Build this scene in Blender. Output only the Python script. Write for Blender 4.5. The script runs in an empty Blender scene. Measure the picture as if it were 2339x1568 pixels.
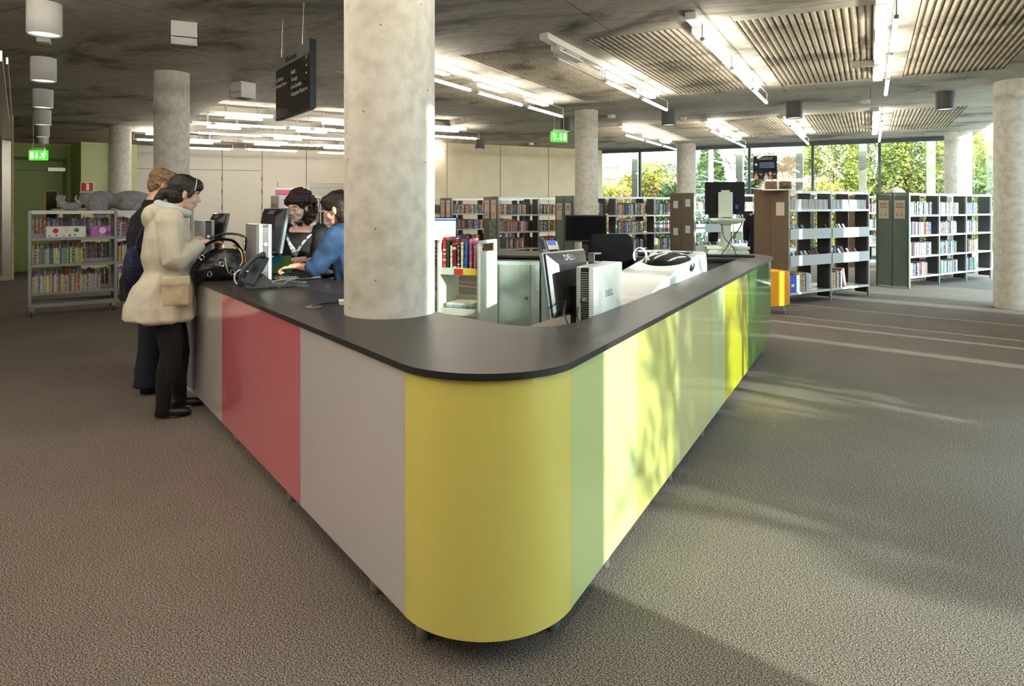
import bpy, bmesh, math, random
from mathutils import Vector, Matrix, noise
C = bpy.context.scene.collection
SC = bpy.context.scene
random.seed(7)
R = math.radians

# ---------------------------------------------------------------- camera
cam_d = bpy.data.cameras.new('camera'); cam = bpy.data.objects.new('camera', cam_d); C.objects.link(cam)
cam.location = (0, 0, 1.5); cam.rotation_euler = (R(90), 0, 0)
cam_d.sensor_width = 36; cam_d.lens = 1540/2339*36; cam_d.shift_y = -(784-470)/2339
cam_d.clip_start = 0.05; cam_d.clip_end = 300
SC.camera = cam
# ---------------------------------------------------------------- exposure
SC.view_settings.view_transform = 'Standard'; SC.view_settings.look = 'None'
SC.view_settings.gamma = 1; SC.view_settings.use_curve_mapping = False
SC.view_settings.exposure = 0.98
SC.cycles.use_denoising = True
SC.cycles.max_bounces = 7; SC.cycles.diffuse_bounces = 4; SC.cycles.glossy_bounces = 3
SC.cycles.transparent_max_bounces = 12
SC.cycles.caustics_reflective = False; SC.cycles.caustics_refractive = False
SC.cycles.sample_clamp_indirect = 6
# ---------------------------------------------------------------- sky and sun
wd = bpy.data.worlds.new('sky'); SC.world = wd; wd.use_nodes = True
bg = wd.node_tree.nodes['Background']; bg.inputs[0].default_value = (0.80, 0.90, 1.0, 1); bg.inputs[1].default_value = 4.6
sun_d = bpy.data.lights.new('sun', 'SUN'); sun_d.energy = 6.8; sun_d.angle = R(0.8); sun_d.color = (1.0, 0.93, 0.80)
sun = bpy.data.objects.new('sun', sun_d); C.objects.link(sun)
EL = R(17)
sd = Vector((-0.75*math.cos(EL), 0.66*math.cos(EL), -math.sin(EL)))
sun.rotation_euler = sd.to_track_quat('-Z', 'Y').to_euler(); sun.location = (10, -10, 8)

TUBE_E = 25.0      # strength of the fluorescent tubes
DRUM_E = 1500.0      # strength of the downlights' lamps

# ---------------------------------------------------------------- helpers
def lin(c):
    return tuple(((v/255)/12.92 if v/255 <= .04045 else ((v/255+.055)/1.055)**2.4) for v in c)
MATS = {}
def mat(name, col, rough=.5, metal=0, spec=.5, coat=0, coat_r=.05, emis=0, bump=0, bscale=40, var=0, vscale=8, col2=None, alpha=1):
    if name in MATS: return MATS[name]
    m = bpy.data.materials.new(name); m.use_nodes = True; nt = m.node_tree; N = nt.nodes; L = nt.links
    b = N['Principled BSDF']; c = lin(col)
    b.inputs['Base Color'].default_value = (*c, 1); b.inputs['Roughness'].default_value = rough
    b.inputs['Metallic'].default_value = metal; b.inputs['Specular IOR Level'].default_value = spec
    b.inputs['Coat Weight'].default_value = coat; b.inputs['Coat Roughness'].default_value = coat_r
    if emis:
        b.inputs['Emission Color'].default_value = (*c, 1); b.inputs['Emission Strength'].default_value = emis
    tc = N.new('ShaderNodeTexCoord')
    if var or col2:
        n = N.new('ShaderNodeTexNoise'); n.inputs['Scale'].default_value = vscale; n.inputs['Detail'].default_value = 5
        L.new(tc.outputs['Object'], n.inputs['Vector'])
        rp = N.new('ShaderNodeValToRGB'); c2 = lin(col2) if col2 else tuple(v*(1-var) for v in c)
        rp.color_ramp.elements[0].position = .35; rp.color_ramp.elements[1].position = .65
        rp.color_ramp.elements[0].color = (*c2, 1); rp.color_ramp.elements[1].color = (*c, 1)
        L.new(n.outputs['Fac'], rp.inputs[0]); L.new(rp.outputs[0], b.inputs['Base Color'])
    if bump:
        n = N.new('ShaderNodeTexNoise'); n.inputs['Scale'].default_value = bscale; n.inputs['Detail'].default_value = 4
        L.new(tc.outputs['Object'], n.inputs['Vector'])
        bp = N.new('ShaderNodeBump'); bp.inputs['Strength'].default_value = bump; bp.inputs['Distance'].default_value = .02
        L.new(n.outputs['Fac'], bp.inputs['Height']); L.new(bp.outputs[0], b.inputs['Normal'])
    if alpha < 1: b.inputs['Alpha'].default_value = alpha
    MATS[name] = m; return m

class MB:
    """collects shapes; build() links them as one mesh object"""
    def __init__(s): s.v = []; s.f = []; s.mi = []; s.m = 0
    def add(s, vs, fs):
        o = len(s.v); s.v += [tuple(v) for v in vs]
        for f in fs: s.f.append([i+o for i in f]); s.mi.append(s.m)
        return s
    def box(s, c, d, rot=None):
        x, y, z = d[0]/2, d[1]/2, d[2]/2
        vs = [Vector((a*x, b*y, e*z)) for a in (-1, 1) for b in (-1, 1) for e in (-1, 1)]
        if rot is not None:
            M = rot if isinstance(rot, Matrix) else Matrix.Rotation(rot, 3, 'Z')
            vs = [M @ v for v in vs]
        vs = [v+Vector(c) for v in vs]
        return s.add(vs, [(0,1,3,2),(4,6,7,5),(0,4,5,1),(2,3,7,6),(0,2,6,4),(1,5,7,3)])
    def b2(s, x0, x1, y0, y1, z0, z1): return s.box(((x0+x1)/2, (y0+y1)/2, (z0+z1)/2), (abs(x1-x0), abs(y1-y0), abs(z1-z0)))
    def loft(s, rings, cap=True, closed=True):
        vs = []; fs = []; n = len(rings[0])
        for r in rings: vs += r
        for i in range(len(rings)-1):
            for j in range(n if closed else n-1):
                k = (j+1) % n; fs.append((i*n+j, i*n+k, (i+1)*n+k, (i+1)*n+j))
        if cap and closed:
            fs.append(tuple(range(n-1, -1, -1))); fs.append(tuple((len(rings)-1)*n+j for j in range(n)))
        return s.add(vs, fs)
    def tube(s, pts, rad, n=8, cap=True, flat=1.0):
        pts = [Vector(p) for p in pts]; rs = rad if isinstance(rad, (list, tuple)) else [rad]*len(pts)
        rings = []; up = None
        for i, p in enumerate(pts):
            t = (pts[min(i+1, len(pts)-1)] - pts[max(i-1, 0)])
            if t.length < 1e-9: t = Vector((0,0,1))
            t.normalize()
            if up is None: up = Vector((0,0,1)) if abs(t.z) < .9 else Vector((1,0,0))
            a = t.cross(up)
            if a.length < 1e-5: a = t.cross(Vector((0,1,0)))
            a.normalize(); b = a.cross(t).normalized(); up = b
            rings.append([p + (a*math.cos(2*math.pi*k/n) + b*flat*math.sin(2*math.pi*k/n))*rs[i] for k in range(n)])
        return s.loft(rings, cap)
    def cyl(s, p0, p1, r0, r1=None, n=16): return s.tube([p0, p1], [r0, r0 if r1 is None else r1], n)
    def ell(s, c, r, n=16, m=10, rot=None):
        if not isinstance(r, (list, tuple)): r = (r, r, r)
        rings = []
        for i in range(m+1):
            th = math.pi*i/m; th = min(max(th, .02), math.pi-.02)
            ring = []
            for k in range(n):
                p = Vector((r[0]*math.sin(th)*math.cos(2*math.pi*k/n), r[1]*math.sin(th)*math.sin(2*math.pi*k/n), -r[2]*math.cos(th)))
                if rot is not None: p = rot @ p
                ring.append(p+Vector(c))
            rings.append(ring)
        return s.loft(rings)
    def prism(s, poly, z0, z1):
        n = len(poly)
        vs = [(x, y, z0) for x, y in poly] + [(x, y, z1) for x, y in poly]
        return s.add(vs, [tuple(range(n-1, -1, -1)), tuple(range(n, 2*n))] + [(i, (i+1) % n, n+(i+1) % n, n+i) for i in range(n)])
    def lathe(s, prof, c=(0,0,0), n=24):
        return s.loft([[(c[0]+r*math.cos(2*math.pi*k/n), c[1]+r*math.sin(2*math.pi*k/n), c[2]+z) for k in range(n)] for r, z in prof], cap=True)
    def strip(s, path, z0, z1, th):
        """vertical wall band following a 2D path with thickness to the left"""
        P = [Vector((p[0], p[1])) for p in path]; off = []
        for i in range(len(P)):
            t = (P[min(i+1, len(P)-1)]-P[max(i-1, 0)]).normalized(); off.append(P[i]+Vector((-t.y, t.x))*th)
        return s.prism([tuple(p) for p in P]+[tuple(p) for p in reversed(off)], z0, z1)
    def mesh(s, name, mats):
        me = bpy.data.meshes.new(name); me.from_pydata(s.v, [], s.f)
        for m in (mats if isinstance(mats, (list, tuple)) else [mats]): me.materials.append(m)
        for p, i in zip(me.polygons, s.mi): p.material_index = i
        bm = bmesh.new(); bm.from_mesh(me); bmesh.ops.recalc_face_normals(bm, faces=bm.faces); bm.to_mesh(me); bm.free()
        me.update(); return me
    def build(s, name, mats, parent=None, bevel=0, smooth=False, seg=2):
        o = bpy.data.objects.new(name, s.mesh(name, mats)); C.objects.link(o)
        if parent: o.parent = parent
        if bevel:
            b = o.modifiers.new('bevel', 'BEVEL'); b.width = bevel; b.segments = seg; b.limit_method = 'ANGLE'; b.angle_limit = R(40)
            if hasattr(b, 'harden_normals'): b.harden_normals = False
        if smooth: shade(o)
        return o
def shade(o, ang=40):
    me = o.data
    me.polygons.foreach_set('use_smooth', [True]*len(me.polygons))
    try: me.set_sharp_from_angle(angle=R(ang))
    except Exception: pass
def fuse(mb, name, mats, parent=None, voxel=.008, smooth=4, bump=0, bs=60, seedo=0):
    """one continuous surface out of overlapping shapes"""
    tmp = bpy.data.objects.new('t', mb.mesh('t', mats)); C.objects.link(tmp)
    r = tmp.modifiers.new('r', 'REMESH'); r.mode = 'VOXEL'; r.voxel_size = voxel; r.use_smooth_shade = True
    if smooth:
        q = tmp.modifiers.new('s', 'SMOOTH'); q.iterations = smooth; q.factor = .5
    bpy.context.view_layer.update()
    dg = bpy.context.evaluated_depsgraph_get()
    me = bpy.data.meshes.new_from_object(tmp.evaluated_get(dg)); me.name = name
    bpy.data.objects.remove(tmp)
    if bump:
        for v in me.vertices:
            n = noise.noise(v.co*bs + Vector((seedo, 0, 0))) + .5*noise.noise(v.co*bs*2.1)
            v.co += v.normal*n*bump
    me.polygons.foreach_set('use_smooth', [True]*len(me.polygons))
    me.materials.clear()
    for m in (mats if isinstance(mats, (list, tuple)) else [mats]): me.materials.append(m)
    o = bpy.data.objects.new(name, me); C.objects.link(o)
    if parent: o.parent = parent
    return o
def thing(name, label, cat, loc=(0,0,0), rz=0, group=None):
    o = bpy.data.objects.new(name, None); C.objects.link(o); o.empty_display_size = .1
    o.location = loc; o.rotation_euler = (0, 0, rz); o['label'] = label; o['category'] = cat
    if group: o['group'] = group
    return o
def tag(o, label, cat, group=None, kind=None):
    o['label'] = label; o['category'] = cat
    if group: o['group'] = group
    if kind: o['kind'] = kind
    return o
def struct(o): o['kind'] = 'structure'; return o
def dup(root, loc, rz, label, group=None):
    r = root.copy(); C.objects.link(r); r.location = loc; r.rotation_euler = (0, 0, rz); r['label'] = label
    if group: r['group'] = group
    for ch in [o for o in C.objects if o.parent == root]:
        c = ch.copy(); C.objects.link(c); c.parent = r
        for g in [o for o in C.objects if o.parent == ch]:
            d = g.copy(); C.objects.link(d); d.parent = c
    return r
def text(body, size, m, M, parent=None, name='lettering', align='CENTER', ext=.0006, sx=1.0):
    cu = bpy.data.curves.new('t', 'FONT'); cu.body = body; cu.size = size; cu.align_x = align; cu.align_y = 'CENTER'; cu.extrude = ext
    cu.resolution_u = 2
    t = bpy.data.objects.new('t', cu); C.objects.link(t); bpy.context.view_layer.update()
    me = bpy.data.meshes.new_from_object(t.evaluated_get(bpy.context.evaluated_depsgraph_get()))
    bpy.data.objects.remove(t)
    me.transform(M @ Matrix.Diagonal((sx, 1, 1, 1))); me.materials.clear(); me.materials.append(m); me.name = name
    o = bpy.data.objects.new(name, me); C.objects.link(o)
    if parent: o.parent = parent
    return o
def face_mat(origin, right, up):
    """matrix that puts text drawn in xy onto a plane with the given right and up directions"""
    r = Vector(right).normalized(); u_ = Vector(up).normalized(); n = r.cross(u_)
    M = Matrix.Identity(4)
    for i in range(3): M[i][0] = r[i]; M[i][1] = u_[i]; M[i][2] = n[i]; M[i][3] = origin[i]
    return M
def bez(p0, p1, p2, p3, n=12):
    p0, p1, p2, p3 = map(Vector, (p0, p1, p2, p3)); out = []
    for i in range(n+1):
        t = i/n; out.append(p0*(1-t)**3 + p1*3*t*(1-t)**2 + p2*3*t*t*(1-t) + p3*t**3)
    return out
def smoothpath(pts, k=6):
    P = [Vector(p) for p in pts]; P = [P[0]*2-P[1]] + P + [P[-1]*2-P[-2]]; out = []
    for i in range(1, len(P)-2):
        a, b, c, d = P[i-1:i+3]
        for j in range(k):
            t = j/k; out.append(.5*((2*b)+(c-a)*t+(2*a-5*b+4*c-d)*t*t+(3*b-a-3*c+d)*t**3))
    out.append(P[-2]); return out
def X(px, z): return (px-1169.5)*z/1540
def H(py, z): return 1.5-(py-470)*z/1540
U = Vector((math.sin(R(28)), math.cos(R(28)))); V = Vector((U.y, -U.x))        # right-hand grid of the building
L_ = Vector((-.592, .806)); NL = Vector((.806, .592))                             # left arm of the desk and its inward normal
def ST(s, t, z=0): p = U*s + V*t; return Vector((p.x, p.y, z))
RZ_U = R(90-28)          # rotz whose local x runs along U
E3 = Vector((math.sin(R(57.3)), math.cos(R(57.3)))); RZ_E = R(90-57.3)
CH = 3.33                # ceiling height

# ---------------------------------------------------------------- surface materials
def node_mat(name):
    m = bpy.data.materials.new(name); m.use_nodes = True; nt = m.node_tree
    return m, nt.nodes, nt.links, nt.nodes['Principled BSDF']
def ramp(N, stops):
    r = N.new('ShaderNodeValToRGB'); cr = r.color_ramp
    while len(cr.elements) < len(stops): cr.elements.new(.5)
    for e, (p, c) in zip(cr.elements, stops): e.position = p; e.color = (*lin(c), 1)
    return r
def carpet():
    m, N, L, b = node_mat('carpet'); tc = N.new('ShaderNodeTexCoord')
    n1 = N.new('ShaderNodeTexNoise'); n1.inputs['Scale'].default_value = 170; n1.inputs['Detail'].default_value = 3
    n1.inputs['Roughness'].default_value = .7
    mp = N.new('ShaderNodeMapping'); mp.inputs['Scale'].default_value = (1, 1.6, 1); mp.inputs['Rotation'].default_value = (0, 0, .5)
    L.new(tc.outputs['Object'], mp.inputs[0]); L.new(mp.outputs[0], n1.inputs['Vector'])
    r = ramp(N, [(.40, (42, 37, 34)), (.5, (93, 85, 79)), (.60, (180, 171, 161))])
    L.new(n1.outputs['Fac'], r.inputs[0])
    n2 = N.new('ShaderNodeTexNoise'); n2.inputs['Scale'].default_value = 1.2; n2.inputs['Detail'].default_value = 3
    L.new(tc.outputs['Object'], n2.inputs['Vector'])
    mx = N.new('ShaderNodeMix'); mx.data_type = 'RGBA'; mx.blend_type = 'MULTIPLY'; mx.inputs[0].default_value = 1
    r2 = ramp(N, [(.3, (235, 232, 228)), (.7, (255, 253, 250))]); L.new(n2.outputs['Fac'], r2.inputs[0])
    L.new(r.outputs[0], mx.inputs[6]); L.new(r2.outputs[0], mx.inputs[7]); L.new(mx.outputs[2], b.inputs['Base Color'])
    bp = N.new('ShaderNodeBump'); bp.inputs['Strength'].default_value = .08; bp.inputs['Distance'].default_value = .002
    L.new(n1.outputs['Fac'], bp.inputs['Height']); L.new(bp.outputs[0], b.inputs['Normal'])
    b.inputs['Roughness'].default_value = .95; b.inputs['Specular IOR Level'].default_value = .15
    return m
def concrete(name, base, dark, joints=False, stain=.5, holes=True, rot=28, sc=1.0):
    m, N, L, b = node_mat(name); tc = N.new('ShaderNodeTexCoord')
    mp = N.new('ShaderNodeMapping'); mp.inputs['Rotation'].default_value = (0, 0, R(rot)); L.new(tc.outputs['Object'], mp.inputs[0])
    ms = N.new('ShaderNodeMapping'); ms.inputs['Scale'].default_value = (.7, 1.25, 1); L.new(mp.outputs[0], ms.inputs[0])
    n1 = N.new('ShaderNodeTexNoise'); n1.inputs['Scale'].default_value = .8*sc; n1.inputs['Detail'].default_value = 9; n1.inputs['Roughness'].default_value = .62
    n1.inputs['Distortion'].default_value = .6
    L.new(ms.outputs[0], n1.inputs['Vector'])
    mid = tuple(int(base[i]*(1-stain*.35)+dark[i]*stain*.35) for i in range(3))
    r = ramp(N, [(.36, dark), (.48, mid), (.62, base)]); L.new(n1.outputs['Fac'], r.inputs[0])
    n3 = N.new('ShaderNodeTexNoise'); n3.inputs['Scale'].default_value = 9*sc; n3.inputs['Detail'].default_value = 8; L.new(ms.outputs[0], n3.inputs['Vector'])
    r3 = ramp(N, [(.3, (226, 225, 222)), (.6, (255, 255, 255))]); L.new(n3.outputs['Fac'], r3.inputs[0])
    mx = N.new('ShaderNodeMix'); mx.data_type = 'RGBA'; mx.blend_type = 'MULTIPLY'; mx.inputs[0].default_value = 1
    L.new(r.outputs[0], mx.inputs[6]); L.new(r3.outputs[0], mx.inputs[7]); out = mx.outputs[2]
    if holes:
        v = N.new('ShaderNodeTexVoronoi'); v.inputs['Scale'].default_value = 11; L.new(tc.outputs['Object'], v.inputs['Vector'])
        rv = ramp(N, [(.045, (120, 112, 100)), (.07, (255, 255, 255))]); L.new(v.outputs['Distance'], rv.inputs[0])
        mv = N.new('ShaderNodeMix'); mv.data_type = 'RGBA'; mv.blend_type = 'MULTIPLY'; mv.inputs[0].default_value = .8
        L.new(out, mv.inputs[6]); L.new(rv.outputs[0], mv.inputs[7]); out = mv.outputs[2]
    if joints:
        br = N.new('ShaderNodeTexBrick'); br.inputs['Scale'].default_value = 1; br.inputs['Brick Width'].default_value = 2.4
        br.inputs['Row Height'].default_value = 1.68; br.inputs['Mortar Size'].default_value = .006; br.inputs['Mortar Smooth'].default_value = .3
        br.inputs['Color1'].default_value = (1, 1, 1, 1); br.inputs['Color2'].default_value = (.86, .85, .83, 1); br.inputs['Mortar'].default_value = (.22, .2, .17, 1)
        L.new(mp.outputs[0], br.inputs['Vector'])
        mj = N.new('ShaderNodeMix'); mj.data_type = 'RGBA'; mj.blend_type = 'MULTIPLY'; mj.inputs[0].default_value = 1
        L.new(out, mj.inputs[6]); L.new(br.outputs['Color'], mj.inputs[7]); out = mj.outputs[2]
    L.new(out, b.inputs['Base Color']); b.inputs['Roughness'].default_value = .75
    bp = N.new('ShaderNodeBump'); bp.inputs['Strength'].default_value = .25; bp.inputs['Distance'].default_value = .01
    L.new(n3.outputs['Fac'], bp.inputs['Height']); L.new(bp.outputs[0], b.inputs['Normal'])
    return m
def glass_mat(name, tint=(235, 245, 245), gloss=.08, rough=.02):
    m = bpy.data.materials.new(name); m.use_nodes = True; N = m.node_tree.nodes; L = m.node_tree.links; N.clear()
    o = N.new('ShaderNodeOutputMaterial'); t = N.new('ShaderNodeBsdfTransparent'); t.inputs[0].default_value = (*lin(tint), 1)
    g = N.new('ShaderNodeBsdfGlossy'); g.inputs['Roughness'].default_value = rough; g.inputs[0].default_value = (.9, .95, .95, 1)
    x = N.new('ShaderNodeMixShader'); x.inputs[0].default_value = gloss
    L.new(t.outputs[0], x.inputs[1]); L.new(g.outputs[0], x.inputs[2]); L.new(x.outputs[0], o.inputs[0])
    return m
M_carpet = carpet()
M_ceil = concrete('ceiling_concrete', (196, 192, 181), (104, 99, 90), joints=True, stain=.5, holes=False)
M_rib = concrete('ribbed_concrete', (190, 182, 164), (120, 112, 96), joints=False, stain=.4, holes=False, sc=1.5)
M_col = concrete('column_concrete', (218, 214, 203), (204, 199, 186), joints=False, stain=.5, sc=1.4)
M_glass = glass_mat('window_glass')
M_alu = mat('grey_aluminium', (150, 154, 156), .35, .7)
M_dgrey = mat('dark_grey_metal', (74, 76, 78), .45, .4)
M_steel = mat('brushed_steel', (190, 188, 182), .28, .9)
M_chrome = mat('chrome', (220, 222, 225), .12, 1)
M_white = mat('white_enamel', (236, 236, 232), .35)
M_black = mat('black_plastic', (18, 18, 20), .38)
M_blackm = mat('black_matt', (14, 14, 16), .8)
M_paper = mat('white_paper', (238, 236, 228), .8)
M_cream = mat('cream_metal', (206, 212, 194), .4)
M_timberpost = mat('pale_timber', (232, 218, 196), .65, var=.25, vscale=6)
M_ink = mat('dark_ink', (30, 30, 32), .7)
# ================================================================ THE SETTING
fl = MB(); fl.prism([(-22, -9), (-1.9, -9), (12.6, 18.2), (13.5, 24), (-22, 27)], -.12, 0)
struct(fl.build('floor', M_carpet))
gd = MB(); gd.b2(-60, 90, -40, 120, -.3, -.14)
M_ground = mat('paving_and_grass', (150, 148, 140), .9, var=.3, vscale=.6)
struct(gd.build('ground_outside', M_ground))
# ceiling slab with ribbed bays and a coffer cut into it
slab = MB(); slab.prism([(12.15, 17.77), (2.97, 22.65), (2.5, 26.5), (-20, 26.5), (-20, -9), (-2.1, -9)], CH, CH+.32)
so = slab.build('ceiling', M_ceil)
RIB_T = [(-6.42, -5.15), (-4.41, -3.18), (-2.78, -1.6), (-1.19, .02), (.4, 1.58)]
RIB_S = [(-.9, 3.2), (6.95, 11.08), (14.8, 18.85)]
cut = MB()
for s0, s1 in RIB_S:
    for t0, t1 in RIB_T:
        cut.prism([tuple(ST(s, t).xy) for s, t in ((s0, t0), (s1, t0), (s1, t1), (s0, t1))], CH-.05, CH+.06)
c0 = Vector((-4.99, 11.65)); ce = Vector((math.sin(R(60.3)), math.cos(R(60.3)))); cl = Vector((-.574, .819))
cut.prism([tuple(c0), tuple(c0+ce*5.15), tuple(c0+ce*5.15+cl*8.2), tuple(c0+cl*8.2)], CH-.05, CH+.14)
co = cut.build('cutter', M_ceil)
bo = so.modifiers.new('b', 'BOOLEAN'); bo.object = co; bo.operation = 'DIFFERENCE'; bo.solver = 'EXACT'
bpy.context.view_layer.update()
me = bpy.data.meshes.new_from_object(so.evaluated_get(bpy.context.evaluated_depsgraph_get()))
so.modifiers.clear(); so.data = me; bpy.data.objects.remove(co); struct(so)
for k, (s0, s1) in enumerate(RIB_S):
    for t0, t1 in RIB_T:
        rb = MB(); n = round((t1-t0)/.066); pts = []
        for i in range(n*6+1):
            a = (i % 6)/6; t = t0+(t1-t0)*i/(n*6)
            pts.append((t, CH+.042-.04*math.sin(math.pi*a)**.7))
        mid = (s0+s1)/2-.05
        for a, b_ in ((s0, mid-.004), (mid+.004, s1)):
            rb.loft([[ST(a, t, z) for t, z in pts], [ST(b_, t, z) for t, z in pts]], cap=False, closed=False)
        o = rb.build('trim_ribbed_ceiling', M_rib); shade(o, 60); struct(o)
# columns
def column(px, z, r, label, zb=0):
    m = MB(); c = (X(px, z), z)
    prof = [(r, zb), (r, 1.0), (r, 2.2), (r, CH+.02)]
    m.lathe(prof, (c[0], c[1], 0), 64); o = m.build('column', M_col); shade(o, 50); struct(o); o['label'] = label; return o
column(890.5, 3.4, .225, 'x'); column(392.5, 9.3, .225, 'x'); column(274.5, 15.5, .23, 'x'); column(1339.5, 13.0, .222, 'x')
column(1567.5, 20.0, .275, 'x'); column(2188.5, 16.7, .29, 'x')
m = MB(); m.lathe([(.29, 0), (.29, CH+.02)], (7.42, 9.9, 0), 64); o = m.build('column', M_col); shade(o, 50); struct(o)
for o in list(C.objects):
    if o.name.startswith('column') and 'label' in o: del o['label']
# walls
def wall(name, a, b, m, h=CH, th=.15, z0=0, side=1):
    a = Vector(a); b = Vector(b); t = (b-a).normalized(); n = Vector((-t.y, t.x))*th*side
    w = MB(); w.prism([tuple(a), tuple(b), tuple(b+n), tuple(a+n)], z0, h); return struct(w.build(name, m))
M_ply = mat('plywood_panelling', (242, 226, 192), .55, var=.10, vscale=2.5)
M_whitewall = mat('white_wall_panels', (244, 241, 232), .6)
M_green = mat('olive_green_paint', (164, 180, 104), .55)
M_lgreen = mat('pale_green_paint', (196, 202, 150), .55)
M_beige = mat('beige_wall_paint', (186, 166, 138), .6)
wall('wall_timber', (-4.0, 18.4), (2.98, 22.25), M_ply)
def on_wall(a, b, px):
    a = Vector(a); b = Vector(b); r = (px-1169.5)/1540; d = b-a
    k = (r*a.y-a.x)/(d.x-r*d.y); return a+d*k
for px in (1021, 1143, 1253):
    p = on_wall((-4.0, 18.4), (2.98, 22.25), px); w = MB(); w.box((p.x, p.y-.003, CH/2), (.012, .012, CH), R(29)); struct(w.build('trim_timber_joint', mat('joint_brown', (120, 100, 70), .8)))  # plain brown strips at the panel seams
wall('wall_timber_return', (-4.0, 18.4), (-5.0, 23.2), M_ply, side=-1)
WA, WB = (-12.2, 20.0), (-4.6, 23.05)
wall('wall_white', WA, WB, M_whitewall)
gj = mat('joint_grey', (120, 116, 106), .8)
for px in (507.7, 598.9, 700):
    p = on_wall(WA, WB, px); w = MB(); w.box((p.x, p.y-.004, CH/2), (.02, .02, CH), R(22)); struct(w.build('trim_panel_joint', gj))
w = MB(); d = (Vector(WB)-Vector(WA)).normalized(); p = (on_wall(WA, WB, 310)+on_wall(WA, WB, 598))/2
w.box((p.x, p.y-.004, 2.62), ((on_wall(WA, WB, 598)-on_wall(WA, WB, 310)).length, .02, .012), math.atan2(d.y, d.x)); struct(w.build('trim_panel_joint', gj))
# hinges on the white folding panels
for px in (507.7, 598.9):
    p = on_wall(WA, WB, px)
    for hz, hn in ((2.35, 'uppermost'), (1.95, 'second'), (1.45, 'third'), (.9, 'lowest')):
        w = MB(); w.box((p.x, p.y-.02, hz), (.035, .03, .13), R(22)); tag(w.build('hinge', gj), 'small grey hinge, %s on the %s joint of the white folding panels' % (hn, 'left' if px < 550 else 'right'), 'hinge', 'hinges of the white folding panels')
# green corner
gz = 15.3
wall('wall_green', (X(10, 15.1), 15.0), (X(152, 15.6), 15.75), M_green, h=2.92)
wall('wall_green_box', (X(185, 15.0), 15.0), (X(313, 15.7), 15.7), M_lgreen, h=2.92, th=.12)
wall('wall_green_return', (X(185, 15.0), 15.0), (X(152, 15.6), 15.75), M_green, h=2.92, side=-1, th=.1)
wall('wall_far_left', (-18, 19.3), (-12.1, 20.1), mat('drab_wall', (150, 146, 120), .8))  # one even drab colour
wall('wall_left', (X(27, 13.6), 13.6), (-15.5, 11.2), M_beige, h=3.33, side=-1)
w = MB(); w.box((X(5, 13.5)-.3, 13.28, .05), (1.0, .02, .1), R(27)); struct(w.build('baseboard_left', M_beige))
wall('wall_outer_left', (-15.6, -9), (-15.6, 20), M_beige, side=1)
wall('wall_rear', (-15.6, -8.9), (-2.1, -8.9), M_beige, side=-1)
# steel post and header of the sliding partition
pp = Vector((X(19, 13.6), 13.55)); w = MB(); w.box((pp.x, pp.y, 1.41), (.145, .12, 2.82), R(35)); struct(w.build('trim_steel_post', M_steel, bevel=.004))
hd = Vector((.59, -.807)); hc = pp+hd*4.6
w = MB(); w.box((hc.x, hc.y, 2.87), (9.2, .16, .10), math.atan2(hd.y, hd.x)); w.box((hc.x+.1, hc.y+.06, 2.83), (9.2, .015, .06), math.atan2(hd.y, hd.x)); struct(w.build('trim_steel_header', M_steel))
# green door
dA, dB = Vector((X(10, 15.1), 15.0)), Vector((X(152, 15.6), 15.75))
dd = (dB-dA).normalized(); dn = Vector((dd.y, -dd.x)); drz = math.atan2(dd.y, dd.x)
def wp(px, off=.0): p = on_wall(dA, dB, px); return p+dn*off
root = thing('door_1', '', '', (0, 0, 0)); del root['label']; del root['category']; root['kind'] = 'structure'
a, b = wp(30), wp(143)
w = MB(); c = (a+b)/2+dn*.02; w.box((c.x, c.y, 1.27), ((b-a).length, .04, 2.5), drz); leaf = w.build('door_leaf', mat('green_door_paint', (156, 172, 108), .45), root, bevel=.003)
w = MB()
for q in (wp(28, .03), wp(147, .03)): w.box((q.x, q.y, 1.30), (.06, .07, 2.6), drz)
w.box((c.x, c.y, 2.57), ((b-a).length+.1, .08, .06), drz); w.box((c.x, c.y, 2.30), ((b-a).length, .05, .012), drz)
w.build('door_frame', mat('green_frame_paint', (96, 118, 66), .5), root)
q = wp(117.5, .045); w = MB(); w.box((q.x, q.y, 1.28), (.27, .02, 1.16), drz); w.build('window_frame', mat('light_oak', (214, 186, 130), .5), root)
w = MB(); q = wp(117.5, .058); w.box((q.x, q.y, 1.28), (.20, .01, 1.08), drz); w.build('window_pane', mat('dark_glass', (24, 28, 34), .08), root)
q = wp(129, .1); w = MB(); w.box((q.x, q.y, 2.33), (.34, .1, .09), drz); w.build('door_closer', M_steel, root, bevel=.006)
q = wp(139, .05); w = MB(); w.cyl((q.x, q.y, 1.71), (q.x+dn.x*.004, q.y+dn.y*.004, 1.71), .05, n=24); w.build('door_sign', mat('sign_white', (240, 240, 240), .5), root)
q = wp(139, .056); w = MB(); w.cyl((q.x, q.y, 1.71), (q.x+dn.x*.004, q.y+dn.y*.004, 1.71), .03, n=20); w.build('door_sign_symbol', mat('sign_blue', (60, 110, 190), .5), root)
q = wp(139, .05); w = MB(); w.box((q.x, q.y, 1.36), (.09, .01, .3), drz); w.box((q.x, q.y-.03, 1.3), (.03, .05, .03), drz); w.build('door_handle', M_steel, root)
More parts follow.
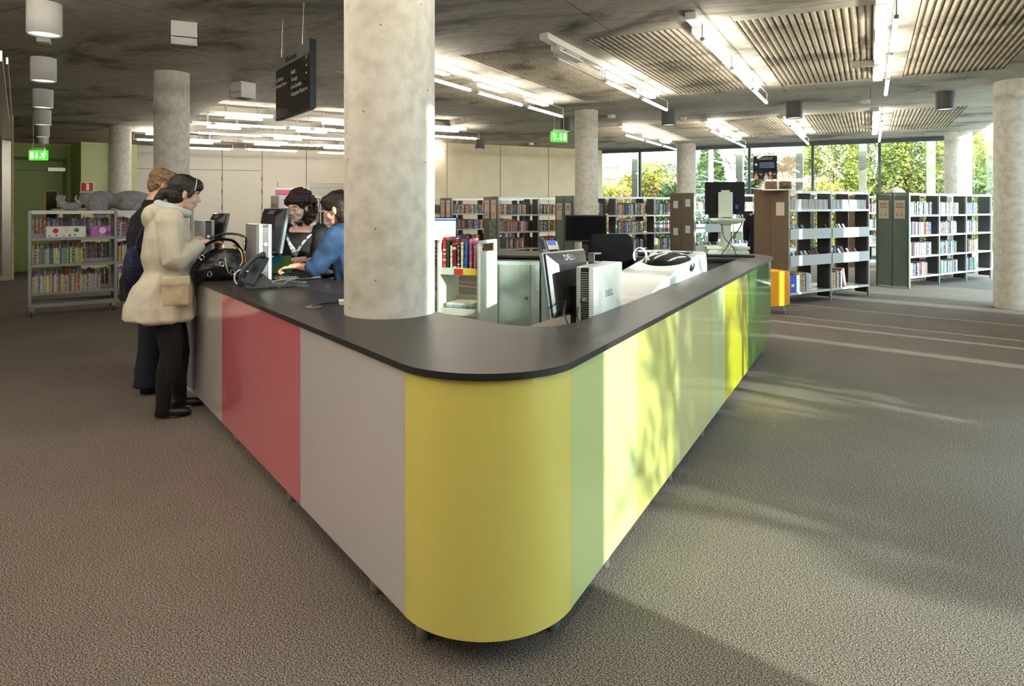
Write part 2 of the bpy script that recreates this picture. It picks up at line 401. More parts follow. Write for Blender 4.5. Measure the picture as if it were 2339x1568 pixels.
# fire extinguisher sign on the pale green wall
bA, bB = Vector((X(185, 15.0), 15.0)), Vector((X(313, 15.7), 15.7)); q = on_wall(bA, bB, 199); bd = (bB-bA).normalized(); bn = Vector((bd.y, -bd.x)); q += bn*.006
r0 = thing('fire_sign', 'square red fire extinguisher sign on pale green wall', 'sign', (q.x, q.y, H(427, 15.1)), math.atan2(bd.y, bd.x))
w = MB(); w.box((0, 0, 0), (.25, .006, .21)); w.build('sign_border', mat('sign_white', (240, 240, 240), .5), r0)
w = MB(); w.box((0, -.004, 0), (.225, .004, .185)); w.build('sign_plate', mat('sign_red', (200, 26, 30), .5), r0)
w = MB(); w.box((.01, -.007, -.015), (.055, .003, .12)); w.cyl((.01, -.007, .045), (.01, -.009, .045), .027, n=16); w.box((.01, -.007, .072), (.02, .003, .02)); w.box((-.018, -.007, .072), (.05, .003, .012), Matrix.Rotation(R(20), 3, 'Y')); w.build('extinguisher_symbol', M_white, r0)
# ---- window wall at the back (grid line s = 21.1)
SW = 21.1
wf = mat('window_frame_grey', (92, 98, 106), .45, .5)
mull = [-7.94, -6.55, -4.87, -3.19, -1.46, .22, 1.9]
w = MB()
def stbox(mb, s, t, z0, z1, ds, dt): p = ST(s, t); mb.box((p.x, p.y, (z0+z1)/2), (ds, dt, z1-z0), RZ_U)
p = ST(SW, -3.0)
w.box((p.x, p.y, CH-.055), (.12, 10.1, .11), RZ_U); w.box((p.x, p.y, .06), (.12, 10.1, .12), RZ_U); struct(w.build('window_frame_rail', wf, bevel=.004))
for i, t in enumerate(mull):
    w = MB(); stbox(w, SW, t, 0, CH-.1, .13, .07); struct(w.build('window_frame_post', wf, bevel=.004))
    if i < len(mull)-1:
        w = MB(); t2 = mull[i+1]; stbox(w, SW, (t+t2)/2, .1, CH-.1, .012, t2-t-.06); struct(w.build('window_%d' % (i+1), M_glass))
    if i not in (0,):
        w = MB(); stbox(w, SW+.85, t-.42, -.14, CH+.6, .22, .2); struct(w.build('trim_timber_post', M_timberpost, bevel=.006))
# ---- glazed side of the hall, solid pieces and gaps shaped to stripe the sun (grid line t = 2.35)
M_sunblock = mat('sun_block_timber', (170, 150, 122), .7, var=.2, vscale=5)
for s0_, s1_ in ((-9.0, 1.7), (6.4, 7.38), (7.62, 8.44), (8.60, 9.0), (9.1, 10.2), (10.30, 11.35), (11.8, 12.5)):
    w = MB(); stbox(w, (s0_+s1_)/2, 2.35, 0, CH+.02, s1_-s0_, .16); struct(w.build('wall_sun_block', M_sunblock))  # unseen solid pieces, added to block the sun and leave floor stripes
k = 7
for s0_, s1_ in ((1.7, 2.95), (2.95, 3.75), (3.75, 4.95), (4.95, 6.4), (7.38, 7.62), (8.44, 8.60), (9.0, 9.1), (10.2, 10.3), (11.35, 11.8), (12.5, 14.5), (14.5, 20.8)):
    w = MB(); stbox(w, (s0_+s1_)/2, 2.35, 0, CH-.06, s1_-s0_, .012); struct(w.build('window_%d' % k, M_glass)); k += 1
for s, ws in ((2.95, .08), (3.75, .14), (4.95, .07), (14.5, .06)):  # posts out of view, placed and sized to throw thin shadow lines
    w = MB(); stbox(w, s, 2.35, 0, CH-.05, ws, .12); struct(w.build('window_frame_added_post', wf))

# ================================================================ CEILING LIGHTS
M_tube = mat('lit_tube', (255, 245, 228), .4, emis=TUBE_E)
M_tube_off = mat('unlit_tube', (225, 225, 220), .3)
M_tube2 = mat('bright_lit_tube', (255, 245, 228), .4, emis=TUBE_E*1.35)
def strip_light(label, group, lit=(1, 1, 1), n=3, length=4.6):
    """local x runs along the fitting, z = 0 at the ceiling"""
    t = thing('strip_light', label, 'ceiling light', group=group)
    seg = length/n
    r = MB(); r.b2(.0, length-.35, .05, .15, -.07, 0); r.build('mounting_rail', M_white, t, bevel=.004)
    for k in range(n):
        x0 = seg*k+.05; x1 = seg*(k+1)-.05
        b = MB(); b.b2(x0+.25, x0+.95, .05, .16, -.13, -.07); b.build('ballast_box', M_white, t, bevel=.006)
        z = -.26; y = 0
        f = MB(); pts = [(x0, y, z), (x0, y, -.14)] + [(x0+.03*(1-math.cos(a)), y, -.14+.03*math.sin(a)) for a in (R(30), R(60), R(90))]
        pts += [(x1-.03*(1-math.cos(a)), y, -.14+.03*math.sin(a)) for a in (R(90), R(60), R(30))] + [(x1, y, -.14), (x1, y, z)]
        f.tube(pts, .006, 6); f.box((x0+.03, y, z), (.09, .035, .03)); f.box((x1-.03, y, z), (.09, .035, .03))
        for q in (x0+.35, x0+.85): f.tube([(q, y, -.11), (q, .1, -.11)], .006, 6)
        f.build('wire_frame', M_steel, t)
        u_ = MB(); u_.cyl((x0+.07, y, z), (x1-.07, y, z), .021, n=12)
        o = u_.build('tube', (M_tube2 if n == 1 else M_tube) if lit[k] else M_tube_off, t, smooth=True)
        if n == 1: h_ = MB(); h_.b2(.3, .34, .08, .12, 0, .145); h_.b2(.9, .94, .08, .12, 0, .145); h_.build('hanger', M_steel, t)
        if not lit[k]: o['label'] = 'unlit tube'
    return t
NMT = {.19: 'furthest right', -1.4: 'second from right', -2.95: 'third from right', -4.8: 'fourth from right'}
s0 = strip_light('white three-tube strip light over the open floor, second row from right', 'strip lights between the ribbed bays')
s0.location = ST(6.4, -1.4, CH); s0.rotation_euler.z = RZ_U
s1 = strip_light('three-tube strip light with its nearest tube unlit', 'strip lights between the ribbed bays', lit=(0, 1, 1))
s1.location = ST(6.45, -2.95, CH); s1.rotation_euler.z = RZ_U
for t_ in NMT:
    for s_, nm in ((-1.4, 'overhead row behind the desk front'), (6.4, 'nearer row'), (14.3, 'far row by the windows')):
        if s_ == 6.4 and t_ in (-1.4, -2.95): continue
        dup(s0, ST(s_, t_, CH), RZ_U, 'white three-tube strip light, %s, %s' % (NMT[t_], nm))
for x_, y_, l_ in ((-3.6, .2, 'over the open floor left of the desk corner'), (-6.8, 1.4, 'over the open floor nearest the outer left wall'), (-10.5, 4.0, 'beyond the steel header'), (-4.6, -4.0, 'towards the rear wall')):  # fittings added out of view to brighten the left side
    dup(s0, (x_, y_, CH), R(90+35), 'added unseen white three-tube strip light '+l_)
# single fittings over the far left part of the hall
one = strip_light('single lit tube on white wire frame over the service desk, nearest of its cluster', 'tubes over the left reading area', lit=(1,), n=1, length=1.55)
TL = [(477, 282), (706, 294.6), (439, 303), (649, 312), (600, 327.5), (300, 318), (395, 336), (557, 340.5), (719, 348), (905, 340), (960, 309), (774, 336)]
nm = ['nearest of its cluster', 'beside the welcome sign', 'left of the second row', 'right of the second row', 'middle of the cluster', 'behind the column', 'low at the left by the white wall', 'centre by the white wall', 'right by the white wall', 'behind the big column', 'just right of the big column', 'half hidden by the big column']
for i, (px, py) in enumerate(TL):
    z = 1.57*1540/(470-py); p = (X(px, z), z, CH)
    if i == 0: one.location = p; one.rotation_euler.z = R(90-57.5)
    else: dup(one, p, R(90-57.5), 'single lit tube on white wire frame, '+nm[i])
# round drums
M_lamp = mat('lit_lamp', (255, 236, 206), .4, emis=DRUM_E)
def drum(label, group, shell, r=.137, h=.285, lamp=True):
    t = thing('drum_light', label, 'ceiling light', group=group)
    d = MB(); d.lathe([(r, 0), (r, -h), (r-.008, -h), (r-.03, -h+.05), (.05, -h+.07), (.05, 0)], n=40); d.build('shade', shell, t, smooth=True)
    q = MB(); q.cyl((0, 0, -h+.045), (0, 0, -h+.06), .09, n=20); q.build('lamp', M_lamp, t)
    q = MB(); q.lathe([(r-.012, -h+.012), (r-.012, -h+.018), (.07, -h+.05)], n=32); q.build('reflector', mat('reflector', (235, 235, 230), .3, emis=.6), t, smooth=True)
    return t
M_drumw = mat('white_drum', (226, 226, 222), .5); M_drumg = mat('grey_drum', (92, 92, 92), .5)
orw = ['nearest', 'second', 'third', 'fourth', 'fifth', 'sixth']
d0 = drum('white drum ceiling light, nearest of the row at the left', 'row of white drum lights', M_drumw)
for k in range(6):
    p = (-4.23-1.585*k, 6.1+2.27*k, CH)
    if k == 0: d0.location = p
    else: dup(d0, p, 0, 'white drum ceiling light, %s from the front in the left row' % orw[k])
g0 = drum('grey drum ceiling light in front of the glazed right side', 'grey drum lights between ribbed bays', M_drumg)
g0.location = ST(12.85, 1.06, CH)
for s_, t_, l_ in ((12.85, -1.19, 'grey drum ceiling light above the brown bookcase'), (12.85, -3.42, 'grey drum ceiling light at the end of the part-unlit strip'), (12.95, -5.63, 'grey drum ceiling light above the right exit sign')):
    dup(g0, ST(s_, t_, CH), 0, l_)
dup(g0, (X(1096, 18.6), 18.4, CH), 0, 'grey drum ceiling light in front of the timber wall')
# square box lights
def boxlight(label, group):
    t = thing('box_light', label, 'ceiling light', group=group); a = .125
    q = MB()
    for x0, x1, y0, y1 in ((-a, a, -a, -a+.006), (-a, a, a-.006, a), (-a, -a+.006, -a, a), (a-.006, a, -a, a)): q.b2(x0, x1, y0, y1, -.235, 0)
    q.b2(-a, a, -a, a, -.16, -.15); q.build('housing', M_drumw, t)
    q = MB(); q.lathe([(.1, -.225), (.11, -.225), (.11, -.165), (.1, -.165)], n=28); q.build('lamp_ring', M_black, t)
    q = MB(); q.cyl((0, 0, -.21), (0, 0, -.165), .035, .06, 16); q.build('lamp', mat('lit_lamp_small', (255, 240, 216), .4, emis=90), t); return t
b0 = boxlight('white square box light on ceiling, nearer of the two', 'square box lights'); b0.location = (X(415, 6.75), 6.8, CH); b0.rotation_euler.z = R(26)
dup(b0, (X(546, 9.9), 10.05, CH), R(58), 'white square box light on ceiling beside the hanging sign, further of the two')
# small ceiling devices
for px, py, lab in ((1397, 266, 'small white square box on ceiling beside the middle column'), (1561, 271, 'small round white detector on ceiling near the row of windows'), (1213, 329, 'tiny white box on ceiling by the timber wall'), (1977, 232, 'pale square cover plate on ceiling'), (100, 92, 'small white box behind the nearest drum light')):
    z = (CH-1.5-.03)*1540/(470-py); q = MB()
    if 'round' in lab: q.lathe([(.06, 0), (.06, -.02), (.045, -.05)], (X(px, z), z, CH), 20)
    else: q.box((X(px, z), z, CH-.03), (.12, .12, .06), R(28))
    tag(q.build('ceiling_sensor', M_white, bevel=.004), lab, 'sensor')
# ceiling bracket boxes beside the right strips
for s_ in (9.6, 17.2):
    p = ST(s_, .0, CH-.04); q = MB(); q.box(p, (.1, .22, .07), RZ_U); q.box(p+Vector((V.x*-.16, V.y*-.16, 0)), (.08, .09, .09), RZ_U); tag(q.build('junction_box', M_steel, bevel=.004), 'small grey junction box beside the right strip light, %s one' % ('nearer' if s_ < 12 else 'further'), 'box')
# ---- exit signs
M_exit = mat('exit_green', (40, 190, 20), .4, emis=1.6); M_exitw = mat('exit_white', (245, 255, 240), .4, emis=3.5)
def exit_sign(label, px, py, z, rz, flip):
    t = thing('exit_sign', label, 'exit sign', (X(px, z), z, H(py, z)), rz)
    w = .36; h = .2
    q = MB(); q.box((0, 0, 0), (w, .02, h)); q.build('panel', M_exit, t, bevel=.003)
    q = MB(); s = -1 if flip else 1
    q.box((-.12*s, -.013, 0), (.055, .004, .13))                                   # doorway
    q.box((-.03*s, -.013, .02), (.022, .004, .09)); q.prism([(-.06, 0), (0, 0), (-.03, 0)], 0, 0) if 0 else None
    q.add([(-.065*s, -.0135, -.02), (.005*s, -.0135, -.02), (-.03*s, -.0135, -.07)], [(0, 1, 2)])   # arrow down
    q.cyl((.12*s, -.012, .062), (.12*s, -.015, .062), .017, n=12)                   # running figure
    def limb(a, b, r): q.tube([(a[0]*s, -.0135, a[1]), (b[0]*s, -.0135, b[1])], r, 6, flat=.4)
    limb((.11, .04), (.085, -.01), .018); limb((.085, -.01), (.12, -.035), .012); limb((.12, -.035), (.105, -.075), .01); limb((.085, -.01), (.06, -.045), .012); limb((.06, -.045), (.03, -.05), .01)
    limb((.11, .04), (.075, .045), .009); limb((.075, .045), (.055, .015), .008); limb((.11, .035), (.15, .01), .009)
    q.build('running_man_symbol', M_exitw, t)
    q = MB(); q.box((0, 0, .125), (w*.7, .05, .045)); q.tube([(-.1, 0, .14), (-.1, 0, CH-H(py, z))], .004, 6); q.tube([(.1, 0, .14), (.1, 0, CH-H(py, z))], .004, 6); q.build('lamp_housing', M_white, t)
    return t
exit_sign('lit green exit sign at the far left in front of the green wall', 88, 355, 13.6, R(6), False)
exit_sign('lit green exit sign hanging by the middle column', 1277, 313, 13.4, R(20), True)
# ---- hanging welcome sign
wd_ = Vector((.605, -.853, 0)).normalized(); WP = Vector((X(630, 6.72), 6.72, 0))
rz = math.atan2(wd_.y, wd_.x)
t = thing('hanging_sign', 'black and grey Welcome direction sign hung from ceiling wires', 'sign', (WP.x, WP.y, 2.357), rz)
W_, H_ = 1.03, .59
q = MB(); q.b2(0, W_, .0, .035, 0, H_); q.build('board', mat('sign_black', (32, 31, 29), .22, coat=.6), t, bevel=.002)
q = MB(); q.b2(.0, W_, -.004, .0, H_-.11, H_); q.build('header_band', mat('sign_grey', (118, 120, 116), .5), t)
q = MB(); q.b2(W_-.012, W_+.006, -.005, .05, 0, H_+.01); q.b2(0, W_, -.002, .04, -.012, 0); q.build('edge_trim', M_black, t)
M_st = mat('sign_lettering', (215, 212, 205), .6)
def sgn(body, x, z, size, m=M_st, al='LEFT'): text(body, size, m, face_mat((x, -.0065, z), (1, 0, 0), (0, 0, 1)), t, 'lettering', al)
sgn('Welcome', .50, H_-.062, .085, M_ink, 'CENTER')
for i, s_ in enumerate(('Adult', 'Teenage', 'Local Studies', 'Computer Room')): sgn(s_, .50, .385-.068*i, .058)
sgn('Children', .07, .375, .055); sgn('Events Room', .07, .315, .055)
def arrow(x, z, ang):
    q = MB(); M = Matrix.Translation((x, -.006, z)) @ Matrix.Rotation(ang, 4, 'Y')
    vs = [M @ Vector(v) for v in ((-.02, 0, .005), (-.02, 0, -.005), (.004, 0, -.005), (.004, 0, -.015), (.022, 0, 0), (.004, 0, .015), (.004, 0, .005))]
    q.add(vs, [tuple(range(7))]); q.build('arrow', M_st, t)
arrow(.94, .455, R(-50)); arrow(.94, .385, 0); arrow(.94, .317, 0); arrow(.94, .181, 0); arrow(.04, .375, R(130)); arrow(.04, .315, R(180))
q = MB()
for x0 in (.17, .80):
    q.tube([(x0-.04, .017, H_), (x0, .017, CH-2.357)], .0022, 5); q.tube([(x0+.04, .017, H_), (x0, .017, CH-2.357)], .0022, 5); q.cyl((x0, .017, CH-2.357-.04), (x0, .017, CH-2.357), .01, n=10)
q.build('suspension_wire', M_steel, t)
# ================================================================ RECEPTION DESK
P0 = Vector((-.374, 2.31)); Q0 = Vector((.202, 2.333)); AR = .338
_c1 = P0.dot(NL)+AR; _c2 = Q0.dot(V)-AR                      # centre of the rounded corner, tangent to both arms
_dt = NL.x*V.y-NL.y*V.x; AC = Vector(((_c1*V.y-_c2*NL.y)/_dt, (NL.x*_c2-V.x*_c1)/_dt)); P0 = AC-NL*AR; Q0 = AC+V*AR
def PL(d, n=0): return P0+L_*d+NL*n
def QR(d, n=0): return Q0+U*d-V*n
def arc(r, k=20):
    a0 = math.atan2(-NL.y, -NL.x); a1 = math.atan2(V.y, V.x)
    if a1 < a0: a1 += 2*math.pi
    a0n = a0 % (2*math.pi); a1n = a1 % (2*math.pi)
    if a1n < a0n: a1n += 2*math.pi
    return [AC+Vector((math.cos(a0n+(a1n-a0n)*i/k), math.sin(a0n+(a1n-a0n)*i/k)))*r for i in range(k+1)]
desk = thing('reception_desk', 'long wedge-shaped reception desk with dark top and coloured glass panels', 'reception desk', (0, 0, 0))
M_top = mat('dark_brown_laminate', (48, 42, 39), .40, spec=.5, var=.1, vscale=3)
M_edge = mat('counter_edge', (40, 38, 38), .4)
ov = .014
inner = smoothpath([(.587, 3.61), (.42, 3.30), (.29, 3.09), (.17, 2.99), (.03, 3.0), (-.14, 3.14), (-.39, 3.42), (-.60, 3.85), tuple(PL(2.1, .8))], 4)
outer = [tuple(PL(5.5, -ov))] + [tuple(PL(0, -ov))] + [tuple(p) for p in arc(AR+ov)] + [tuple(QR(0, -ov))] + [(2.69+.012, 6.98-.006), (2.76, 7.15), (2.75, 7.36), (2.64, 7.52), (2.4, 7.60), (-.19, 8.08), (-1.3, 8.28), (-1.3, 7.52), (-.17, 7.29), (2.2, 6.77), (2.26, 6.74)]
poly = outer + [tuple(QR(4.8, .262))] + [tuple(p[:2]) for p in inner] + [tuple(PL(5.5, .8))]
bm = bmesh.new(); vs = [bm.verts.new((x, y, .94)) for x, y in poly]
es = [bm.edges.new((vs[i], vs[(i+1) % len(vs)])) for i in range(len(vs))]
bmesh.ops.triangle_fill(bm, edges=es, use_beauty=True)
ret = bmesh.ops.extrude_face_region(bm, geom=bm.faces[:]); bmesh.ops.translate(bm, vec=(0, 0, .024), verts=[v for v in ret['geom'] if isinstance(v, bmesh.types.BMVert)])
bmesh.ops.recalc_face_normals(bm, faces=bm.faces)
me = bpy.data.meshes.new('countertop'); 
for f in bm.faces: f.material_index = 0 if abs(f.normal.z) > .5 else 1
bm.to_mesh(me); bm.free(); me.materials.append(M_top); me.materials.append(M_edge)
o = bpy.data.objects.new('countertop', me); C.objects.link(o); o.parent = desk
def glossy(n, c): return mat(n, c, .22, coat=1.0, coat_r=.02, spec=.5)
G = dict(white=glossy('glass_warm_white', (204, 198, 196)), pink=glossy('glass_pink', (216, 112, 124)), blue=glossy('glass_pale_blue', (150, 160, 200)), purple=glossy('glass_purple', (150, 30, 110)),
         yellow=glossy('glass_yellow', (230, 218, 112)), pale=glossy('glass_pale_green', (206, 218, 146)), khaki=glossy('glass_khaki', (204, 202, 116)), cream=glossy('glass_cream_yellow', (218, 212, 146)),
         mint=glossy('glass_whitish_green', (216, 224, 162)), lime=glossy('glass_bright_lime', (206, 204, 10)), green=glossy('glass_green', (70, 136, 8)))
ZB, ZT = .10, .938
def flat_panel(a, b, g, lab, inward):
    w = MB(); n = inward*.02; a = Vector(a); b = Vector(b); d = (b-a).normalized()*.002
    w.prism([tuple(a+d), tuple(b-d), tuple(b-d+n), tuple(a+d+n)], ZB, ZT); o = w.build('front_panel', G[g], desk, bevel=.0015); o['label'] = lab
for d0_, d1_, g, lab in ((0, 1.054, 'white', 'warm white glass panel nearest the corner'), (1.054, 2.55, 'pink', 'pink glass panel'), (2.55, 3.62, 'white', 'second warm white glass panel'), (3.62, 4.0, 'blue', 'pale blue glass panel'), (4.0, 5.5, 'purple', 'purple glass panel')):
    flat_panel(PL(d0_), PL(d1_), g, lab, NL)
for d0_, d1_, g, lab in ((0, .755, 'pale', 'pale green glass panel'), (.755, 1.435, 'khaki', 'khaki yellow glass panel'), (1.435, 2.39, 'cream', 'cream yellow glass panel'), (2.39, 2.8, 'mint', 'narrow whitish green glass panel'), (2.8, 3.82, 'lime', 'bright lime glass panel'), (3.82, 5.3, 'green', 'green glass panel')):
    flat_panel(QR(d0_), QR(d1_), g, lab, -V)
w = MB(); a1 = arc(AR, 28); a2 = arc(AR-.02, 28); w.prism([tuple(p) for p in a1]+[tuple(p) for p in reversed(a2)], ZB, ZT); o = w.build('curved_panel', G['yellow'], desk); shade(o, 30); o['label'] = 'curved yellow corner panel'
w = MB(); a = QR(5.3); w.prism([tuple(a), tuple(a+U*.012), tuple(a+U*.012-V*.03), tuple(a-V*.03)], ZB, ZT); w.build('end_trim', M_alu, desk)
# carcass set back under the top
M_carc = mat('dark_plinth', (46, 42, 40), .7)
w = MB()
path = [PL(5.45, .04), PL(0, .04)] + arc(AR-.045, 12) + [QR(0, .04), QR(5.25, .04)]
w.strip(path, .12, .93, .02)
inn = [QR(4.7, .235), QR(1.35, .235)] + [Vector((x-.0, y-.02)) for x, y in [(.40, 3.26), (.27, 3.05), (.16, 2.96), (.03, 2.965)]]
w.strip([QR(1.35, .235), QR(4.75, .235)], .12, .93, .02)
w.build('carcass', M_carc, desk)
w = MB(); M_bk = mat('grey_green_panel', (120, 130, 124), .5)
w.strip([(1.02, 7.12), (2.2, 6.87)], .02, .93, .03); w.strip([(-.19, 8.0), (2.4, 7.52)], .02, .93, .03); w.build('back_counter_panel', M_bk, desk)
for d_ in (.35, 1.35, 2.4, 3.4, 4.6):
    p = PL(d_, .055); w = MB(); w.cyl((p.x, p.y, 0), (p.x, p.y, .13), .02, n=20); w.build('leg', M_steel, desk, smooth=True)
for d_ in (.5, 1.5, 2.3, 3.6, 5.1):
    p = QR(d_, .06); w = MB(); w.cyl((p.x, p.y, 0), (p.x, p.y, .13), .02, n=20); w.build('leg', M_steel, desk, smooth=True)
for p in ((-.312, 2.335), (.146, 2.39)):
    w = MB(); w.cyl((p[0], p[1], 0), (p[0], p[1], .13), .02, n=20); w.build('leg', M_steel, desk, smooth=True)
for p in ((-1.2, 7.6), (-1.2, 8.15), (.3, 7.9)):
    w = MB(); w.cyl((p[0], p[1], 0), (p[0], p[1], .94), .025, n=20); w.build('leg', M_steel, desk, smooth=True)
for p in ((tuple(PL(2.3, .72))), (tuple(PL(5.3, .72)))):
    w = MB(); w.cyl((p[0], p[1], 0), (p[0], p[1], .94), .025, n=20); w.build('leg', M_steel, desk, smooth=True)
# cable grommet
gp = (X(716, 3.55), 3.55, .965); w = MB(); w.lathe([(.045, 0), (.045, .003), (.028, .003), (.026, 0)], gp, 28); w.cyl((gp[0]+.005, gp[1], .964), (gp[0]+.005, gp[1], .967), .018, n=14)
o = w.build('cable_grommet', M_steel, desk); o['label'] = 'round steel cable grommet'
# ---- lower work desk behind the right arm
wk = thing('work_desk', 'lower staff work desk behind the right arm of the reception desk', 'desk', (0, 0, 0))
w = MB(); w.prism([tuple(QR(.95, .27)), tuple(QR(4.5, .27)), tuple(QR(4.5, .98)), tuple(QR(1.25, .98)), tuple(QR(.95, .7))], .715, .74); w.build('desktop', mat('desk_taupe', (120, 108, 96), .45), wk)
for d_, n_ in ((1.1, .33), (4.4, .33), (1.3, .9), (4.4, .9)):
    p = QR(d_, n_); w = MB(); w.cyl((p.x, p.y, 0), (p.x, p.y, .715), .02); w.build('leg', M_steel, wk)
# ---- cupboards under the back counter
M_cup = mat('pale_mint_metal', (204, 218, 208), .35)
cd = (Vector((1.0, 7.03))-Vector((-.17, 7.29))).normalized(); crz = math.atan2(cd.y, cd.x)
def cupboard(cx, cy, w_, lab):
    t = thing('tambour_cupboard', lab, 'cupboard', (cx, cy, 0), crz, 'cupboards under the back counter')
    q = MB(); q.b2(0, w_, .02, .42, .02, .915); q.build('body', M_cup, t, bevel=.004)
    q = MB()
    for k in range(int(w_*.78/.012)): q.b2(.03+k*.012, .03+k*.012+.009, .008, .02, .06, .86)
    q.build('shutter', M_cup, t)
    q = MB(); q.b2(w_*.82, w_*.82+.05, .0, .02, .06, .86); q.build('shutter_edge', M_cup, t)
    q = MB(); q.cyl((w_*.72, .008, .50), (w_*.72, -.004, .50), .018, n=16); q.build('lock', M_steel, t); return t
cupboard(-.17, 7.34, .47, 'pale mint tambour cupboard beside the book trolley'); cupboard(.31, 7.23, .62, 'pale mint tambour cupboard half hidden by monitor')
# ---- book trolley
M_tro = M_cream
tr = thing('book_trolley', 'cream metal book trolley with slotted end handles', 'trolley', (X(1060, 6.0), 6.0, 0), R(-22))
def endp(mb, x0, x1):
    mb.b2(x0, x1, -.19, -.14, .06, 1.2); 
TX = [(-.17, -.145), (.215, .24)]
for x0, x1 in TX:
    q = MB()
    for yy in (-.19,): q.b2(x0, x1, -.19, .19, .08, 1.10)
    q.b2(x0, x1, -.19, -.15, 1.10, 1.20); q.b2(x0, x1, .15, .19, 1.10, 1.20); q.b2(x0, x1, -.19, .19, 1.17, 1.20)
    q.build('end_panel', M_tro, tr, bevel=.004)
for zz in (.18, .58, .93):
    q = MB(); q.b2(-.145, .215, -.17, .17, zz, zz+.02); q.b2(-.145, .215, -.18, -.165, zz-.03, zz+.03); q.b2(-.145, .215, .165, .18, zz-.01, zz+.10); q.build('shelf', M_tro, tr)
for sx in (-1, 1):
    for sy in (-1, 1):
        q = MB(); cx_ = .22 if sx > 0 else -.15; q.cyl((cx_-.012, sy*.15, .04), (cx_+.012, sy*.15, .04), .04, n=20); q.build('caster', M_blackm, tr)
q = MB(); q.b2(.0, .08, -.184, -.181, .905, .955); q.build('shelf_label', mat('label_red', (190, 40, 30), .6), tr)
q = MB(); q.b2(.08, .21, -.184, -.181, .905, .955); q.build('shelf_label', mat('label_yellow', (214, 180, 40), .6), tr)

# ================================================================ BOOKS
def book_material():
    m, N, L, b = node_mat('book_cover'); oi = N.new('ShaderNodeObjectInfo'); tc = N.new('ShaderNodeTexCoord')
    sx = N.new('ShaderNodeSeparateXYZ'); L.new(tc.outputs['Generated'], sx.inputs[0])
    ad = N.new('ShaderNodeMath'); ad.operation = 'MULTIPLY_ADD'; ad.inputs[1].default_value = 1; L.new(sx.outputs['Z'], ad.inputs[0])
    ml = N.new('ShaderNodeMath'); ml.operation = 'MULTIPLY'; ml.inputs[1].default_value = 37.0; L.new(oi.outputs['Random'], ml.inputs[0]); L.new(ml.outputs[0], ad.inputs[2])
    n = N.new('ShaderNodeTexNoise'); n.noise_dimensions = '1D'; n.inputs['Scale'].default_value = 9; n.inputs['Detail'].default_value = 1; L.new(ad.outputs[0], n.inputs['W'])
    r = N.new('ShaderNodeValToRGB'); r.color_ramp.interpolation = 'CONSTANT'
    e = r.color_ramp.elements; e[0].position = 0; e[0].color = (0, 0, 0, 1); e[1].position = .58; e[1].color = (.75, .75, .75, 1)
    L.new(n.outputs['Fac'], r.inputs[0])
    mx = N.new('ShaderNodeMix'); mx.data_type = 'RGBA'; L.new(r.outputs[0], mx.inputs[0]); L.new(oi.outputs['Color'], mx.inputs[6])
    hs = N.new('ShaderNodeHueSaturation'); hs.inputs['Value'].default_value = .45; L.new(oi.outputs['Color'], hs.inputs['Color'])
    inv = N.new('ShaderNodeMix'); inv.data_type = 'RGBA'; inv.inputs[7].default_value = (.75, .7, .6, 1); L.new(hs.outputs[0], inv.inputs[6])
    gt = N.new('ShaderNodeMath'); gt.operation = 'GREATER_THAN'; gt.inputs[1].default_value = .5; L.new(oi.outputs['Random'], gt.inputs[0]); L.new(gt.outputs[0], inv.inputs[0])
    L.new(inv.outputs[2], mx.inputs[7]); L.new(mx.outputs[2], b.inputs['Base Color']); b.inputs['Roughness'].default_value = .4
    return m
M_book = book_material(); M_pages = mat('book_pages', (232, 226, 208), .8)
q = MB(); q.b2(-.5, .5, 0, .03, 0, 1); q.b2(-.5, -.42, 0, 1, 0, 1); q.b2(.42, .5, 0, 1, 0, 1); q.m = 1; q.b2(-.42, .42, .03, .97, .01, .985)
BOOK = q.mesh('book', [M_book, M_pages])
def stuff_mat():
    m, N, L, b = node_mat('book_row_cover'); a = N.new('ShaderNodeVertexColor'); a.layer_name = 'col'; tc = N.new('ShaderNodeTexCoord')
    n = N.new('ShaderNodeTexNoise'); n.inputs['Scale'].default_value = 22; n.inputs['Detail'].default_value = 0
    L.new(tc.outputs['Object'], n.inputs['Vector'])
    r = N.new('ShaderNodeValToRGB'); r.color_ramp.interpolation = 'CONSTANT'; r.color_ramp.elements[0].color = (1, 1, 1, 1); r.color_ramp.elements[1].position = .58; r.color_ramp.elements[1].color = (.45, .42, .4, 1)
    L.new(n.outputs['Fac'], r.inputs[0]); mx = N.new('ShaderNodeMix'); mx.data_type = 'RGBA'; mx.blend_type = 'MULTIPLY'; mx.inputs[0].default_value = 1
    L.new(a.outputs[0], mx.inputs[6]); L.new(r.outputs[0], mx.inputs[7]); L.new(mx.outputs[2], b.inputs['Base Color']); b.inputs['Roughness'].default_value = .5
    return m
PAL = {'white': (228, 226, 220), 'cream': (214, 204, 176), 'black': (30, 30, 34), 'navy': (34, 46, 84), 'blue': (60, 104, 168), 'pale blue': (150, 184, 206), 'red': (176, 40, 44), 'dark red': (110, 30, 36),
       'green': (60, 120, 70), 'dark green': (36, 66, 52), 'yellow': (222, 186, 60), 'orange': (216, 120, 44), 'pink': (214, 110, 140), 'purple': (100, 66, 130), 'grey': (128, 130, 132), 'brown': (104, 78, 56), 'teal': (50, 128, 134)}
ADULT = ['white']*6+['cream']*4+['black']*4+['navy']*3+['blue']*2+['grey']*3+['red']*2+['dark red', 'brown', 'pale blue', 'teal', 'yellow', 'dark green']
KIDS = ['yellow']*4+['white']*3+['orange']*2+['red', 'green', 'blue', 'pale blue', 'pink', 'purple', 'cream', 'cream', 'teal']
